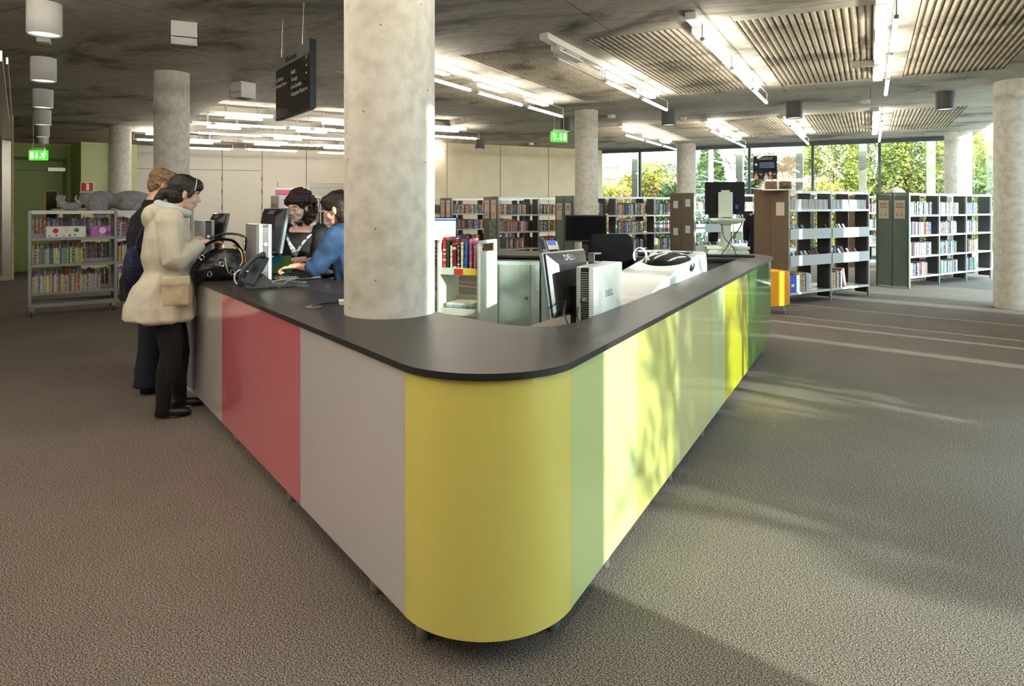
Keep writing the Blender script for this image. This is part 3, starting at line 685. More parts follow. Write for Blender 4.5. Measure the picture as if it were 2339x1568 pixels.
ORD = ['first', 'second', 'third', 'fourth', 'fifth', 'sixth', 'seventh', 'eighth', 'ninth', 'tenth', 'eleventh', 'twelfth', '13th', '14th', '15th', '16th', '17th', '18th', '19th', '20th', '21st', '22nd', '23rd', '24th', '25th', '26th', '27th', '28th', '29th', '30th', '31st', '32nd', '33rd', '34th', '35th', '36th', '37th', '38th', '39th', '40th', '41st', '42nd', '43rd', '44th', '45th']
ROWS = MB(); ROWCOL = []
def lighten(c, k=.12): return tuple(min(255, max(0, v*.72+172*.28+random.uniform(-20, 20))) for v in c)
def book_row(F, x0, x1, y0, z0, h, depth, pal, where, group, single=True, tmin=.018, tmax=.036, lean=0, hv=.12, back=False, kind=('book', 'book')):
    """F = frame matrix of the bookcase; books stand on a shelf from x0 to x1, spines towards local -y (or +y when back)"""
    x = x0; i = 0
    while True:
        th = random.uniform(tmin, tmax); hh = h*random.uniform(1-hv, 1)
        if x+th > x1: break
        cn = random.choice(pal); col = lighten(PAL[cn])
        M = F @ Matrix.Translation((x+th/2, y0+random.uniform(0, .015)*(1 if not back else -1), z0))
        if back: M = M @ Matrix.Rotation(math.pi, 4, 'Z')
        if lean: M = M @ Matrix.Rotation(R(lean), 4, 'Y')
        M = M @ Matrix.Diagonal((th*.96, depth, hh, 1))
        if single:
            o = bpy.data.objects.new(kind[0], BOOK); C.objects.link(o); o.matrix_world = M; o.color = (*lin(col), 1)
            tag(o, '%s %s, %s from left, %s' % (cn, kind[1], ORD[min(i, 44)], where), kind[1], group)
        else:
            n0 = len(ROWS.v); vs = [M @ Vector((a, b, c)) for a in (-.5, .5) for b in (0, 1) for c in (0, 1)]
            ROWS.add(vs, [(0,1,3,2),(4,6,7,5),(0,4,5,1),(2,3,7,6),(0,2,6,4),(1,5,7,3)]); ROWCOL.extend([lin(col)]*6)
        x += th+(.002 if not lean else .003); i += 1
# ---------------- bookcases
M_case = mat('bookcase_grey', (150, 150, 148), .38, .45); M_cased = mat('bookcase_panel_dark', (62, 60, 58), .4, .2)
M_brown = mat('brown_gloss_panel', (112, 97, 80), .12, coat=.6); M_frost = mat('smoked_green_glass', (132, 148, 140), .16, coat=.7, alpha=.72)
M_shelfw = mat('shelf_light_metal', (206, 206, 202), .3, .3)
def bookcase(label, loc, rz, bays, bw=1.07, depth=.6, h=1.73, shelves=(.16, .55, .94, 1.33), end='brown', lip=(), group=None, feet=True):
    t = thing('bookcase', label, 'bookcase', (loc[0], loc[1], 0), rz, group); W = bays*bw
    for k in range(bays+1):
        if end == 'none' or k > 0 or True:
            x = k*bw; q = MB(); q.b2(x-.018, x+.018, 0, .03, .0, h); q.b2(x-.018, x+.018, depth-.03, depth, .0, h)
            q.b2(x-.012, x+.012, .03, depth-.03, .06, h-.03) if k == bays or k == 0 else (q.b2(x-.012, x+.012, .03, depth*.36, .06, h-.03), q.b2(x-.012, x+.012, depth*.64, depth-.03, .06, h-.03))
            q.build('upright', [M_case if k < 0 else M_dgrey], t) if 0 else None
            a = MB(); a.b2(x-.016, x+.016, 0, .03, .0, h); a.b2(x-.016, x+.016, depth-.03, depth, .0, h); a.build('post', M_case, t, bevel=.002)
            a = MB(); a.b2(x-.008, x+.008, .03, depth*.40, .06, h-.03); a.b2(x-.008, x+.008, depth*.60, depth-.03, .06, h-.03); a.build('side_panel', M_cased, t)
    for k in range(bays):
        x0, x1 = k*bw+.016, (k+1)*bw-.016
        a = MB(); a.b2(x0, x1, .0, .03, h-.045, h-.005); a.b2(x0, x1, depth-.03, depth, h-.045, h-.005); a.b2(x0, x1, .03, depth-.03, h-.012, h-.005) if end == 'wood' else None; a.build('top_rail', M_shelfw, t)
        a = MB(); a.b2(x0, x1, depth/2-.012, depth/2+.012, .08, .12); a.build('base_rail', M_case, t)
        for j, z in enumerate(shelves):
            a = MB(); a.b2(x0, x1, .005, depth/2-.02, z-.018, z); a.b2(x0, x1, .0, .012, z-.03, z+.004)
            a.b2(x0, x1, depth/2+.02, depth-.005, z-.018, z); a.build('shelf', M_shelfw, t)
            if j in lip:
                a = MB(); a.b2(x0, x1, -.012, .0, z-.03, z+.13); a.build('shelf_front', mat('tray_front_grey', (190, 194, 194), .4), t)
    if end in ('brown', 'glass'):
        m = M_brown if end == 'brown' else M_frost
        for y0, y1 in ((.0, depth/2-.004), (depth/2+.004, depth)):
            a = MB(); a.b2(-.034, -.018, y0, y1, .03, h+.01); a.build('end_panel', m, t, bevel=.002)
        if end == 'glass':
            a = MB()
            for y in (.02, depth-.02, depth/2): a.b2(-.04, -.016, y-.012, y+.012, .02, h+.012)
            a.build('end_frame', mat('green_grey_frame', (96, 106, 98), .35, .3), t)
    return t
def card(t, y, z, w_, h_, lines, m=None, off=-.036, colr=None):
    """notice on the end panel (faces local -x); text reads left to right with y decreasing"""
    q = MB(); q.b2(off-.003, off, y-w_/2, y+w_/2, z-h_/2, z+h_/2); q.build('notice', m or mat('notice_paper', (214, 196, 178), .7), t)
    for k, (s_, dz, sz) in enumerate(lines):
        text(s_, sz, (colr or {}).get(k, M_ink), face_mat((off-.0045, y, z+dz), (0, -1, 0), (0, 0, 1)), t, 'notice_lettering')
def frame(t): return Matrix.Translation(t.location) @ Matrix.Rotation(t.rotation_euler.z, 4, 'Z')
# R1: brown end bookcase beside the desk
r1 = bookcase('brown-ended bookcase of discs beside the end of the desk', (4.13, 10.04), RZ_E, 2, shelves=(.19, .62, 1.02, 1.44), lip=(1, 2))
F1 = frame(r1)
book_row(F1, .20, .62, .02, .19, .29, .2, ['white']*4+['cream', 'red', 'pale blue', 'brown', 'navy', 'yellow'], 'bottom shelf, left bay, brown-ended bookcase', 'books on the bottom shelf of the brown-ended bookcase', tmin=.035, tmax=.05)
book_row(F1, 1.10, 1.44, .02, .19, .27, .2, ['white']*4+['cream', 'red', 'blue', 'orange'], 'bottom shelf, right bay, brown-ended bookcase', 'books on the bottom shelf of the brown-ended bookcase', tmin=.028, tmax=.045)
q = MB(); M = F1 @ Matrix.Translation((1.47, .03, .19)) @ Matrix.Rotation(R(-12), 4, 'Y')
q.add([M @ Vector(v) for v in ((0,0,0),(.06,0,0),(.06,.2,0),(0,.2,0),(0,0,.3),(.06,0,.3),(.06,.2,.3),(0,.2,.3))], [(3,2,1,0),(4,5,6,7),(0,1,5,4),(1,2,6,5),(2,3,7,6),(3,0,4,7)])
tag(q.build('book', mat('leaning_book', (196, 186, 180), .5, col2=(150, 40, 44), vscale=5)), 'thick leaning book with red top at end of bottom shelf', 'book')
bx = thing('magazine_box', 'bright blue magazine box with white label on bottom shelf', 'box', tuple(F1 @ Vector((.02, .015, .19))), RZ_E)
q = MB(); q.b2(.01, .155, 0, .012, 0, .27); q.b2(.01, .155, .23, .242, 0, .27); q.b2(.01, .02, 0, .24, 0, .27); q.b2(.145, .155, 0, .24, 0, .27); q.b2(.01, .155, 0, .24, 0, .01); q.build('box_body', mat('bright_blue', (40, 84, 214), .4), bx)
q = MB(); q.b2(.05, .12, -.003, 0, .09, .13); q.build('box_label', M_paper, bx)
nd = 0
for bay in (0, 1):
    x = bay*1.07+.03; k = 0
    while x < bay*1.07+1.0:
        th = random.uniform(.011, .017)
        o = bpy.data.objects.new('disc_case', BOOK); C.objects.link(o); g = random.randint(150, 222)
        ln = -8 if (k % 17 > 11) else -2
        o.matrix_world = F1 @ Matrix.Translation((x, .01, 1.442)) @ Matrix.Rotation(R(ln), 4, 'Y') @ Matrix.Diagonal((th*.9, .13, .155, 1)); o.color = (*lin((g, g, g-4)), 1)
        tag(o, 'pale disc case, %s from left, top shelf, %s bay, brown-ended bookcase' % ((ORD+['%dth' % n for n in range(46, 120)])[k], ('left', 'right')[bay]), 'disc case', 'disc cases on the top shelf'); x += th; k += 1
    # display discs leaning in the two trays
    for tr_, zt in enumerate((.62, 1.02)):
        x = bay*1.07+.06; k = 0
        while x < bay*1.07+(.9 if tr_ == 0 else .55):
            cn = random.choice(['white', 'grey', 'blue', 'dark red', 'green', 'black', 'pale blue', 'cream'])
            o = bpy.data.objects.new('display_disc', BOOK); C.objects.link(o)
            o.matrix_world = F1 @ Matrix.Translation((x, .06, zt+.07)) @ Matrix.Rotation(R(22), 4, 'Z') @ Matrix.Rotation(R(-28), 4, 'X') @ Matrix.Diagonal((.135, .012, .13, 1)); o.color = (*lin(lighten(PAL[cn])), 1)
            tag(o, '%s disc, %s from left, %s tray, %s bay of brown-ended bookcase' % (cn, ORD[k], ('lower', 'upper')[tr_], ('left', 'right')[bay]), 'disc case', 'discs in the bookcase trays'); x += random.uniform(.07, .13); k += 1
book_row(F1, .05, 1.0, .58, .19, .25, .2, ADULT, '', '', single=False, back=True); book_row(F1, 1.12, 2.0, .58, .62, .2, .2, ADULT, '', '', single=False, back=True)
w = MB(); w.b2(-.038, -.034, .06, .2, 1.35, 1.55); o = w.build('torn_notice', mat('torn_paper', (200, 190, 176), .8), r1)
# poster stand on top of R1
ps = thing('poster_stand', 'dark blue poster in clear stand on top of brown-ended bookcase', 'poster', tuple(F1 @ Vector((-.03, .40, 1.735))), R(-20))
pw, ph, pz = .34, .36, .17
q = MB(); q.b2(-pw/2, pw/2, 0, .006, pz, pz+ph); q.build('poster', mat('poster_navy', (38, 46, 84), .3), ps)
q = MB(); q.b2(-pw/2-.005, pw/2+.005, -.002, 0, pz-.17, pz+ph+.005); q.b2(-pw/2, pw/2, -.1, .1, 0, .006); q.build('clear_stand', glass_mat('acrylic', (245, 248, 248), .06), ps)
text('The great new way to listen\nto your favourite books', .021, mat('poster_text', (230, 220, 190), .6), face_mat((0, -.004, pz+ph-.04), (1, 0, 0), (0, 0, 1)), ps, 'poster_lettering')
q = MB()
for k in range(5): q.b2(-.08, .13, -.004, -.003, pz+ph-.11-k*.018, pz+ph-.105-k*.018)
q.box((-.13, -.0035, pz+ph-.13), (.035, .002, .035), Matrix.Rotation(R(45), 3, 'Y')); q.build('poster_small_print', mat('poster_grey', (170, 176, 196), .6), ps)
for k, (cx, hc_, bc_) in enumerate(((-.13, (96, 52, 30), (200, 150, 120)), (-.06, (40, 30, 26), (24, 24, 30)), (.015, (60, 40, 30), (200, 196, 190)), (.075, (190, 150, 120), (150, 110, 90)), (.13, (30, 22, 20), (50, 30, 34)))):
    q = MB(); q.cyl((cx, -.0035, pz+.085), (cx, -.005, pz+.085), .022, n=14); q.build('portrait_face', mat('portrait_skin', (206, 158, 128), .6), ps)
    q = MB(); q.prism([(0, 0)]*0, 0, 0) if 0 else None
    q.add([(cx-.035, -.0045, pz+.002), (cx+.035, -.0045, pz+.002), (cx+.022, -.0045, pz+.06), (cx-.022, -.0045, pz+.06)], [(0, 1, 2, 3)]); q.build('portrait_clothes', mat('portrait_cloth_%d' % k, bc_, .6), ps)
    q = MB(); q.cyl((cx, -.005, pz+.098), (cx, -.0062, pz+.098), .019, n=12); q.build('portrait_hair', mat('portrait_hair_%d' % k, hc_, .6), ps)
bd_ = thing('book_display', 'two dark book covers lying propped on sloping rest below poster', 'book display', tuple(F1 @ Vector((-.02, .18, 1.73))), R(-20))
q = MB(); q.add([(-.22, -.12, 0), (.22, -.12, 0), (.22, .1, 0), (-.22, .1, 0), (-.2, .1, .14), (.2, .1, .14)], [(3, 2, 1, 0), (0, 1, 5, 4), (2, 3, 4, 5), (0, 4, 3), (1, 2, 5)]); q.build('sloping_rest', M_paper, bd_)
for sx, cc in ((-.1, (70, 60, 58)), (.1, (24, 24, 26))):
    q = MB(); q.box((sx, -.02, .082), (.17, .2, .008), Matrix.Rotation(R(32.5), 3, 'X')); q.build('cover', mat('cover_%d' % cc[0], cc, .25, col2=(120, 96, 80), vscale=14), bd_)
# R2: adult fiction
r2 = bookcase('glass-ended bookcase with Adult Fiction notices', (7.18, 12.16), RZ_E, 3, shelves=(.21, .58, .96, 1.33), end='glass')
for y, s_ in ((.45, 'S - T'), (.16, 'P - S')): card(r2, y, 1.43, .19, .34, [('Adult', .10, .055), ('Fiction', .045, .05), (s_, -.10, .06)], off=-.044)
F2 = frame(r2); SHN = ['bottom shelf', 'third shelf', 'second shelf', 'top shelf']; BYN = ['left bay', 'middle bay', 'right bay']
for b_ in range(3):
    for j, z in enumerate((.21, .58, .96, 1.33)):
        x1 = b_*1.07+.03+random.uniform(.68, .86)*(.72 if b_ == 2 else 1)
        book_row(F2, b_*1.07+.03, x1, .03, z, .25, .19, ADULT, '%s, %s, Adult Fiction bookcase' % (SHN[j], BYN[b_]), 'books in the Adult Fiction bookcase', single=(b_ < 2), tmin=.026, tmax=.044)
        if j < 2 and b_ < 2: book_row(F2, b_*1.07+.05, b_*1.07+.9, .57, z, .22, .18, ADULT, '', '', single=False, back=True)
q = MB(); q.b2(2.14+.6, 3.2, .54, .56, .1, 1.68); q.build('back_screen', mat('screen_grey_blue', (168, 184, 186), .4), r2)
# R3 sliver behind, between R1 and R2
r3 = bookcase('bookcase glimpsed between brown-ended and Adult Fiction bookcases', (8.3, 16.0), RZ_E, 1, end='brown')
book_row(frame(r3), .03, .95, .03, .55, .24, .2, ADULT, '', '', single=False); book_row(frame(r3), .03, .95, .03, .94, .24, .2, ADULT, '', '', single=False); book_row(frame(r3), .03, .95, .03, 1.33, .24, .2, ADULT, '', '', single=False)
# M1: brown end with CD racks behind the kiosk
m1 = bookcase('brown-ended disc rack behind the self-service machine', (3.43, 12.65), RZ_E, 2, shelves=(.2, .62, 1.02, 1.42), lip=(1, 2))
FM = frame(m1)
for bay in (0, 1):
    book_row(FM, bay*1.07+.03, bay*1.07+1.0, .02, 1.42, .16, .13, ['white', 'white', 'grey', 'white'], '', '', single=False, tmin=.011, tmax=.017)
    book_row(FM, bay*1.07+.03, bay*1.07+.95, .02, .2, .25, .2, ADULT, '', '', single=False)
    for tr_, zt in enumerate((.62, 1.02)):
        x = bay*1.07+.06
        while x < bay*1.07+.9:
            M = FM @ Matrix.Translation((x, .05, zt+.07)) @ Matrix.Rotation(R(22), 4, 'Z') @ Matrix.Rotation(R(-28), 4, 'X') @ Matrix.Diagonal((.135, .012, .13, 1))
            ROWS.add([M @ Vector((a, b, c)) for a in (-.5, .5) for b in (0, 1) for c in (0, 1)], [(0,1,3,2),(4,6,7,5),(0,4,5,1),(2,3,7,6),(0,2,6,4),(1,5,7,3)]); ROWCOL.extend([lin(lighten(PAL[random.choice(['white', 'blue', 'black', 'cream', 'grey'])]))]*6); x += random.uniform(.08, .13)
q = MB(); q.b2(1.3, 1.75, .56, .575, .6, 1.4); q.build('white_back_screen', M_paper, m1)
q = MB()
for y, z in ((.14, 1.55), (.45, 1.52), (.14, 1.05), (.45, 1.0), (.14, .5)): q = MB(); q.b2(-.037, -.034, y-.06, y+.06, z-.07, z+.07); q.build('notice', mat('blank_notice', (214, 222, 226), .7), m1)
# K3 (behind middle column), K2, K1
k3 = bookcase('grey-ended bookcase with letter notices behind the middle column', (1.25, 13.45), RZ_E, 3, bw=1.1, h=1.69, shelves=(.16, .54, .92, 1.30), end='glass')
for y, s_ in ((.45, 'I - Z'), (.16, 'A - H')): card(k3, y, 1.38, .19, .34, [('Adult', .10, .05), ('Non Fiction', .045, .032), (s_, -.10, .06)], off=-.044)
k2 = bookcase('brown-ended bookcase with lettered notices right of the book trolley', (-.293, 14.8), RZ_E, 2, h=1.69, shelves=(.16, .54, .92, 1.30))
for y, s_, c_ in ((.45, 'D', (40, 60, 90)), (.15, 'B', (190, 40, 40))): card(k2, y, 1.42, .2, .42, [('Children', .13, .035), (s_, -.12, .14)], off=-.037, colr={1: mat('letter_%s' % s_, c_, .6)})
q = MB(); q.b2(-.038, -.034, .06, .34, .72, 1.2); o = q.build('poster', mat('leafy_poster', (60, 70, 40), .5, col2=(120, 150, 140), vscale=9), k2); o['label'] = 'dark leafy poster'
k1 = bookcase('brown-ended bookcase behind the lit computer screen', (-1.47, 16.6), RZ_E, 2, h=1.68, shelves=(.16, .54, .92, 1.30))
for y in (.45, .15): card(k1, y, 1.42, .2, .42, [('Children', .13, .035), ('F', -.12, .12)], off=-.037)
k0 = bookcase('brown-ended bookcase furthest back by the timber wall', (-2.2, 17.1), RZ_E, 1, h=1.67, shelves=(.16, .54, .92, 1.30)); card(k0, .15, 1.42, .2, .42, [('Children', .13, .035)], off=-.037)
KID2 = ['white', 'cream', 'pale blue', 'blue', 'red', 'orange', 'purple', 'navy', 'brown', 'grey', 'green', 'pink', 'yellow', 'black']
for kk, bw_, nb, pl in ((k3, 1.1, 3, ADULT+['yellow', 'orange', 'blue']), (k2, 1.07, 2, KID2), (k1, 1.07, 2, KID2), (k0, 1.07, 1, KID2)):
    for b_ in range(nb):
        for j, z in enumerate((.16, .54, .92, 1.30)):
            vis = kk in (k2,) and b_ == 0 and j >= 2
            wname = '%s, %s' % (['bottom shelf', 'third shelf', 'second shelf', 'top shelf'][j], 'left bay, brown-ended bookcase right of the trolley')
            book_row(frame(kk), b_*bw_+.03, b_*bw_+random.uniform(.72, .95), .03, z, .26 if kk is k3 else .24, .19, pl, wname, 'picture books right of the trolley', single=vis, tmin=.02, tmax=.036)
            if kk is not k3: book_row(frame(kk), b_*bw_+.03, b_*bw_+.8, .57, z, .24, .19, pl, '', '', single=False, back=True)
            elif j in (3, 1): book_row(frame(kk), b_*bw_+.03, b_*bw_+.5, .57, z+.03, .26, .19, pl, '', '', single=False, back=True)
# white-framed bookcase behind the staff
k5 = bookcase('brown-ended white-fronted bookcase behind the staff', (X(636, 15.6), 15.6), RZ_E, 2, h=1.72, shelves=(.2, .62, 1.0, 1.38)); card(k5, .15, 1.3, .22, .5, [('Junior', .13, .04), ('Fiction', .05, .04)], off=-.037, m=mat('notice_grey', (150, 138, 130), .7)); card(k5, .45, 1.3, .22, .5, [('Junior', .13, .04), ('Fiction', .05, .04)], off=-.037, m=MATS['notice_grey'])
for b_ in range(2):
    book_row(frame(k5), b_*1.07+.03, b_*1.07+.9, .03, .62, .25, .19, KID2, '', '', single=False); book_row(frame(k5), b_*1.07+.03, b_*1.07+.7, .03, 1.0, .25, .19, ['white', 'cream', 'navy', 'blue'], '', '', single=False)
q = MB(); q.b2(.03, 1.04, .3, .31, 1.1, 1.66); q.b2(1.1, 2.1, .3, .31, .7, 1.66); q.build('display_back', mat('pink_white_display', (222, 210, 206), .6), k5)
pf = thing('picture_frame', 'white framed pink and purple picture on the white-fronted bookcase', 'picture', tuple(frame(k5) @ Vector((.05, .3, 1.725))), RZ_E-R(15))
q = MB(); q.b2(-.1, .72, 0, .02, 0, .2); q.build('frame', M_white, pf, bevel=.003); q = MB(); q.b2(-.05, .67, -.004, 0, .02, .15); q.build('picture', mat('pink_purple_print', (190, 90, 170), .5, col2=(224, 130, 120), vscale=12), pf)
db = thing('display_board', 'white wall display board with red flower picture beside the blue-clad person', 'board', tuple(on_wall(WA, WB, 709).to_3d()), math.atan2(Vector(WB).y-WA[1], WB[0]-WA[0])); db.location.z = H(455, 22.3); db.location.y -= .06
q = MB(); q.b2(0, 1.25, 0, .02, 0, .5); q.build('board_panel', mat('board_pale', (206, 214, 206), .4), db); q = MB(); q.b2(0, 1.25, -.01, .02, .5, .52); q.b2(0, 1.25, -.01, .02, .38, .39); q.build('board_rail', M_alu, db)
q = MB(); q.ell((1.0, -.004, .2), (.17, .006, .14)); q.build('flower_picture', mat('red_flower', (196, 96, 96), .6), db)
pcp = on_wall(WA, WB, 641); q = MB(); q.box((pcp.x, pcp.y-.03, H(421, 21.9)), (.13, .05, .17), R(22)); q.m = 1; q.box((pcp.x-.07, pcp.y-.03, H(421, 21.9)), (.02, .06, .11), R(22)); tag(q.build('call_point', [M_white, mat('sign_red', (200, 26, 30), .5)]), 'small white and red fire call point on white wall', 'call point')
# ---------------- mobile shelving at the left
ts = thing('mobile_shelf', "grey mobile bookshelf on casters at the left, full of children's books", 'bookshelf', (-6.475, 9.05, 0), R(90-55)); BW = 1.0; DP = .55; HT = 1.43
for k in range(3):
    a = MB(); x = k*BW; a.b2(x-.02, x+.02, 0, .04, .13, HT); a.b2(x-.02, x+.02, DP-.04, DP, .13, HT); a.build('post', M_case, ts, bevel=.003)
    a = MB(); a.b2(x-.006, x+.006, .04, DP-.04, .13, .22); a.b2(x-.006, x+.006, .04, DP-.04, HT-.05, HT); a.build('side_rail', M_case, ts)
for k in range(2):
    x0, x1 = k*BW+.02, (k+1)*BW-.02
    a = MB(); a.b2(x0, x1, 0, .04, HT-.045, HT); a.b2(x0, x1, DP-.04, DP, HT-.045, HT); a.b2(x0, x1, .04, DP-.04, HT-.012, HT-.002); a.build('top_rail', M_shelfw, ts)
    a = MB(); a.b2(x0, x1, 0, .04, .12, .17); a.b2(x0, x1, DP-.04, DP, .12, .17); a.build('base_rail', M_case, ts)
    for z in (.32, .70, 1.06):
        a = MB(); a.b2(x0, x1, 0, DP/2-.03, z-.02, z); a.b2(x0, x1, -.004, .01, z-.035, z+.004); a.b2(x0, x1, DP/2+.03, DP, z-.02, z); a.b2(x0, x1, DP/2-.03, DP/2-.02, z, z+.05); a.build('shelf', M_case, ts)
for i, (x, y) in enumerate(((.02, .05), (.02, DP-.05), (BW-.02, .05), (BW-.02, DP-.05), (2*BW-.02, .05), (2*BW-.02, DP-.05))):
    a = MB(); a.b2(x-.02, x+.02, y-.03, y+.03, .075, .125); a.b2(x-.03, x-.022, y-.01, y+.03, .04, .11); a.b2(x+.022, x+.03, y-.01, y+.03, .04, .11); c_ = a.build('caster', M_steel, ts)
    a = MB(); a.cyl((x-.018, y+.012, .05), (x+.018, y+.012, .05), .05, n=24); a.build('wheel', mat('rubber_grey', (70, 70, 72), .6), c_, smooth=True)
FT = frame(ts); SN = {.32: 'bottom shelf', .70: 'middle shelf', 1.06: 'upper shelf'}
book_row(FT, .03, .84, .01, .32, .235, .18, ['white', 'cream', 'grey', 'red', 'yellow', 'cream', 'white', 'pale blue'], 'bottom shelf, left bay, mobile bookshelf', 'books on the mobile bookshelf', tmin=.012, tmax=.02)
book_row(FT, .03, .62, .01, .70, .23, .18, ['yellow', 'yellow', 'yellow', 'orange', 'pale blue', 'green', 'blue', 'cream'], 'middle shelf, left bay, mobile bookshelf', 'books on the mobile bookshelf', tmin=.014, tmax=.026)
book_row(FT, 1.03, 1.5, .01, 1.06, .22, .18, ['red', 'white', 'pink', 'yellow', 'green', 'purple'], 'upper shelf, right bay, mobile bookshelf', 'books on the mobile bookshelf', tmin=.016, tmax=.026)
book_row(FT, 1.03, 1.5, .01, .70, .24, .18, ['white', 'orange', 'cream', 'white'], 'middle shelf, right bay, mobile bookshelf', 'books on the mobile bookshelf', tmin=.03, tmax=.045)
book_row(FT, 1.03, 1.5, .01, .32, .22, .18, ['cream', 'red', 'red', 'green'], 'bottom shelf, right bay, mobile bookshelf', 'books on the mobile bookshelf', tmin=.03, tmax=.045)
for z in (.32, .70, 1.06):
    for k in range(2): book_row(FT, k*BW+.03, k*BW+.95, DP-.01, z+.02, .26, .19, KID2, '', '', single=False, back=True, tmin=.014, tmax=.026)
# the two case toys on the upper shelf
t = thing('toy_case', 'white toy case with red handle and coloured characters on mobile shelf', 'toy case', tuple(FT @ Vector((.18, .0, 1.06))), R(35))
q = MB(); q.b2(0, .46, .02, .14, 0, .155); q.build('case_body', mat('toy_white', (240, 240, 236), .35), t, bevel=.006)
q = MB(); q.tube([(.17, .08, .15), (.17, .08, .19), (.29, .08, .19), (.29, .08, .15)], .006); q.build('handle', mat('toy_red', (206, 36, 44), .4), t)
for cx, cz, cc, rr in ((.11, .095, (214, 36, 40), .034), (.23, .10, (230, 226, 210), .024), (.35, .10, (40, 150, 50), .03), (.12, .03, (220, 90, 110), .014), (.2, .025, (240, 200, 60), .014), (.27, .028, (206, 40, 50), .014), (.04, .025, (60, 150, 70), .011), (.33, .035, (210, 60, 60), .013)):
    q = MB(); q.cyl((cx, .019, cz), (cx, .016, cz), rr, n=10); q.build('printed_spot', mat('spot_%d_%d' % (cc[0], cc[1]), cc, .5), t)
t = thing('toy_box', 'pink and purple flap box beside the white toy case', 'toy box', tuple(FT @ Vector((.70, .0, 1.06))), R(35))
q = MB(); q.b2(0, .24, .02, .13, 0, .155); q.build('box_body', mat('toy_pink', (226, 120, 190), .4, col2=(180, 90, 190), vscale=14), t, bevel=.006)
q = MB(); q.cyl((.14, .019, .09), (.14, .016, .09), .045, n=9); q.build('printed_cloud', M_white, t); q = MB(); q.cyl((.2, .018, .05), (.2, .014, .05), .03, n=9); q.build('printed_flower', mat('toy_purple', (120, 70, 180), .5), t)
# books on the trolley
FR = frame(tr)
for i, (cn, th, hh, ln) in enumerate((('red', .03, .27, 0), ('dark green', .03, .25, 0), ('cream', .02, .20, 0), ('dark red', .035, .25, -2), ('brown', .02, .2, 0), ('cream', .02, .23, 0), ('blue', .03, .24, 3))):
    o = bpy.data.objects.new('book', BOOK); C.objects.link(o); o.color = (*lin(PAL[cn]), 1)
    o.matrix_world = FR @ Matrix.Translation((-.118+i*.034, -.15, .952)) @ Matrix.Rotation(R(ln), 4, 'Y') @ Matrix.Diagonal((th, .2, hh, 1)); tag(o, '%s book, %s from left, on top of the cream book trolley' % (cn, ORD[i]), 'book', 'books on the trolley')
for i in range(2):
    o = bpy.data.objects.new('book', BOOK); C.objects.link(o); o.color = (*lin((226, 120, 160)), 1)
    o.matrix_world = FR @ Matrix.Translation((.135+i*.04, -.15, .952)) @ Matrix.Rotation(R(12), 4, 'Z') @ Matrix.Diagonal((.02, .25, .26-.03*i, 1)); tag(o, 'pink picture book turned outward on the trolley, %s one' % ('left', 'right')[i], 'book', 'books on the trolley')
for i, cn in enumerate(('grey', 'pale blue', 'white')):
    o = bpy.data.objects.new('book', BOOK); C.objects.link(o); o.color = (*lin(PAL[cn]), 1)
    o.matrix_world = FR @ Matrix.Translation((-.13, -.14, .602+.02*i)) @ Matrix.Rotation(R(90), 4, 'Y') @ Matrix.Rotation(R(180), 4, 'X') @ Matrix.Translation((0, -.24, 0)) @ Matrix.Diagonal((.018, .24, .25, 1)) if 0 else FR @ Matrix.Translation((-.10, -.14, .605+.019*i)) @ Matrix.Rotation(R(90), 4, 'Y') @ Matrix.Diagonal((.018, .22, .25, 1)); tag(o, '%s book lying flat on the middle shelf of the trolley' % cn, 'book', 'books on the trolley')
# everything too many to single out
me = ROWS.mesh('book_rows', stuff_mat()); ca = me.color_attributes.new('col', 'BYTE_COLOR', 'CORNER') if 0 else me.color_attributes.new('col', 'FLOAT_COLOR', 'CORNER')
for p in me.polygons:
    for li in p.loop_indices: ca.data[li].color = (*ROWCOL[p.index], 1)
o = bpy.data.objects.new('book_rows', me); C.objects.link(o); tag(o, 'rows of books and discs filling the further and rear shelves', 'books', kind='stuff')
# ================================================================ EQUIPMENT ON AND IN THE DESK
CT = .965
M_silver = mat('silver_plastic', (178, 180, 178), .35, .3); M_silverd = mat('dark_silver', (110, 110, 108), .4, .3)
M_mback = mat('monitor_back', (34, 34, 38), .3, coat=.4)
M_scr_off = mat('screen_off', (8, 8, 10), .12); M_keys = mat('key_black', (24, 24, 26), .5)
def tower(label, loc, rz, h=.4, l=.39, w_=.10, group=None):
    """front face towards local -y... local x runs front to back"""
    t = thing('computer_tower', label, 'computer', loc, rz, group)
    q = MB(); q.b2(.03, l, -w_/2, w_/2, 0, h); q.build('case', M_silver, t, bevel=.006)
    q = MB(); q.prism([(.032, -w_/2), (.0, -w_/2+.012), (-.006, -w_/2+.035), (.032, -w_/2+.035)], 0, h); q.prism([(.032, w_/2), (.0, w_/2-.012), (-.006, w_/2-.035), (.032, w_/2-.035)], 0, h); q.build('front_bezel', M_silver, t, bevel=.002)
    q = MB(); q.b2(-.002, .032, -w_/2+.033, w_/2-.033, .0, h-.004); q.build('grille_panel', M_black, t)
    q = MB(); k = 0
    while .62*h+k*.011 < h-.02: q.b2(-.006, -.001, -w_/2+.035, w_/2-.035, .62*h+k*.011, .62*h+k*.011+.005); k += 1
    k = 0
    while .16*h+k*.011 < .60*h: q.b2(-.005, -.001, -w_/2+.035, w_/2-.035, .16*h+k*.011, .16*h+k*.011+.003); k += 1
    q.build('grille', M_silverd, t)
    q = MB(); q.cyl((-.001, 0, .64*h), (-.009, 0, .64*h), .014, n=18); q.build('power_button', M_chrome, t)
    text('DELL', .05, M_silverd, face_mat((.19, -w_/2-.001, .68*h), (1, 0, 0), (0, 0, 1)), t, 'lettering')
    return t
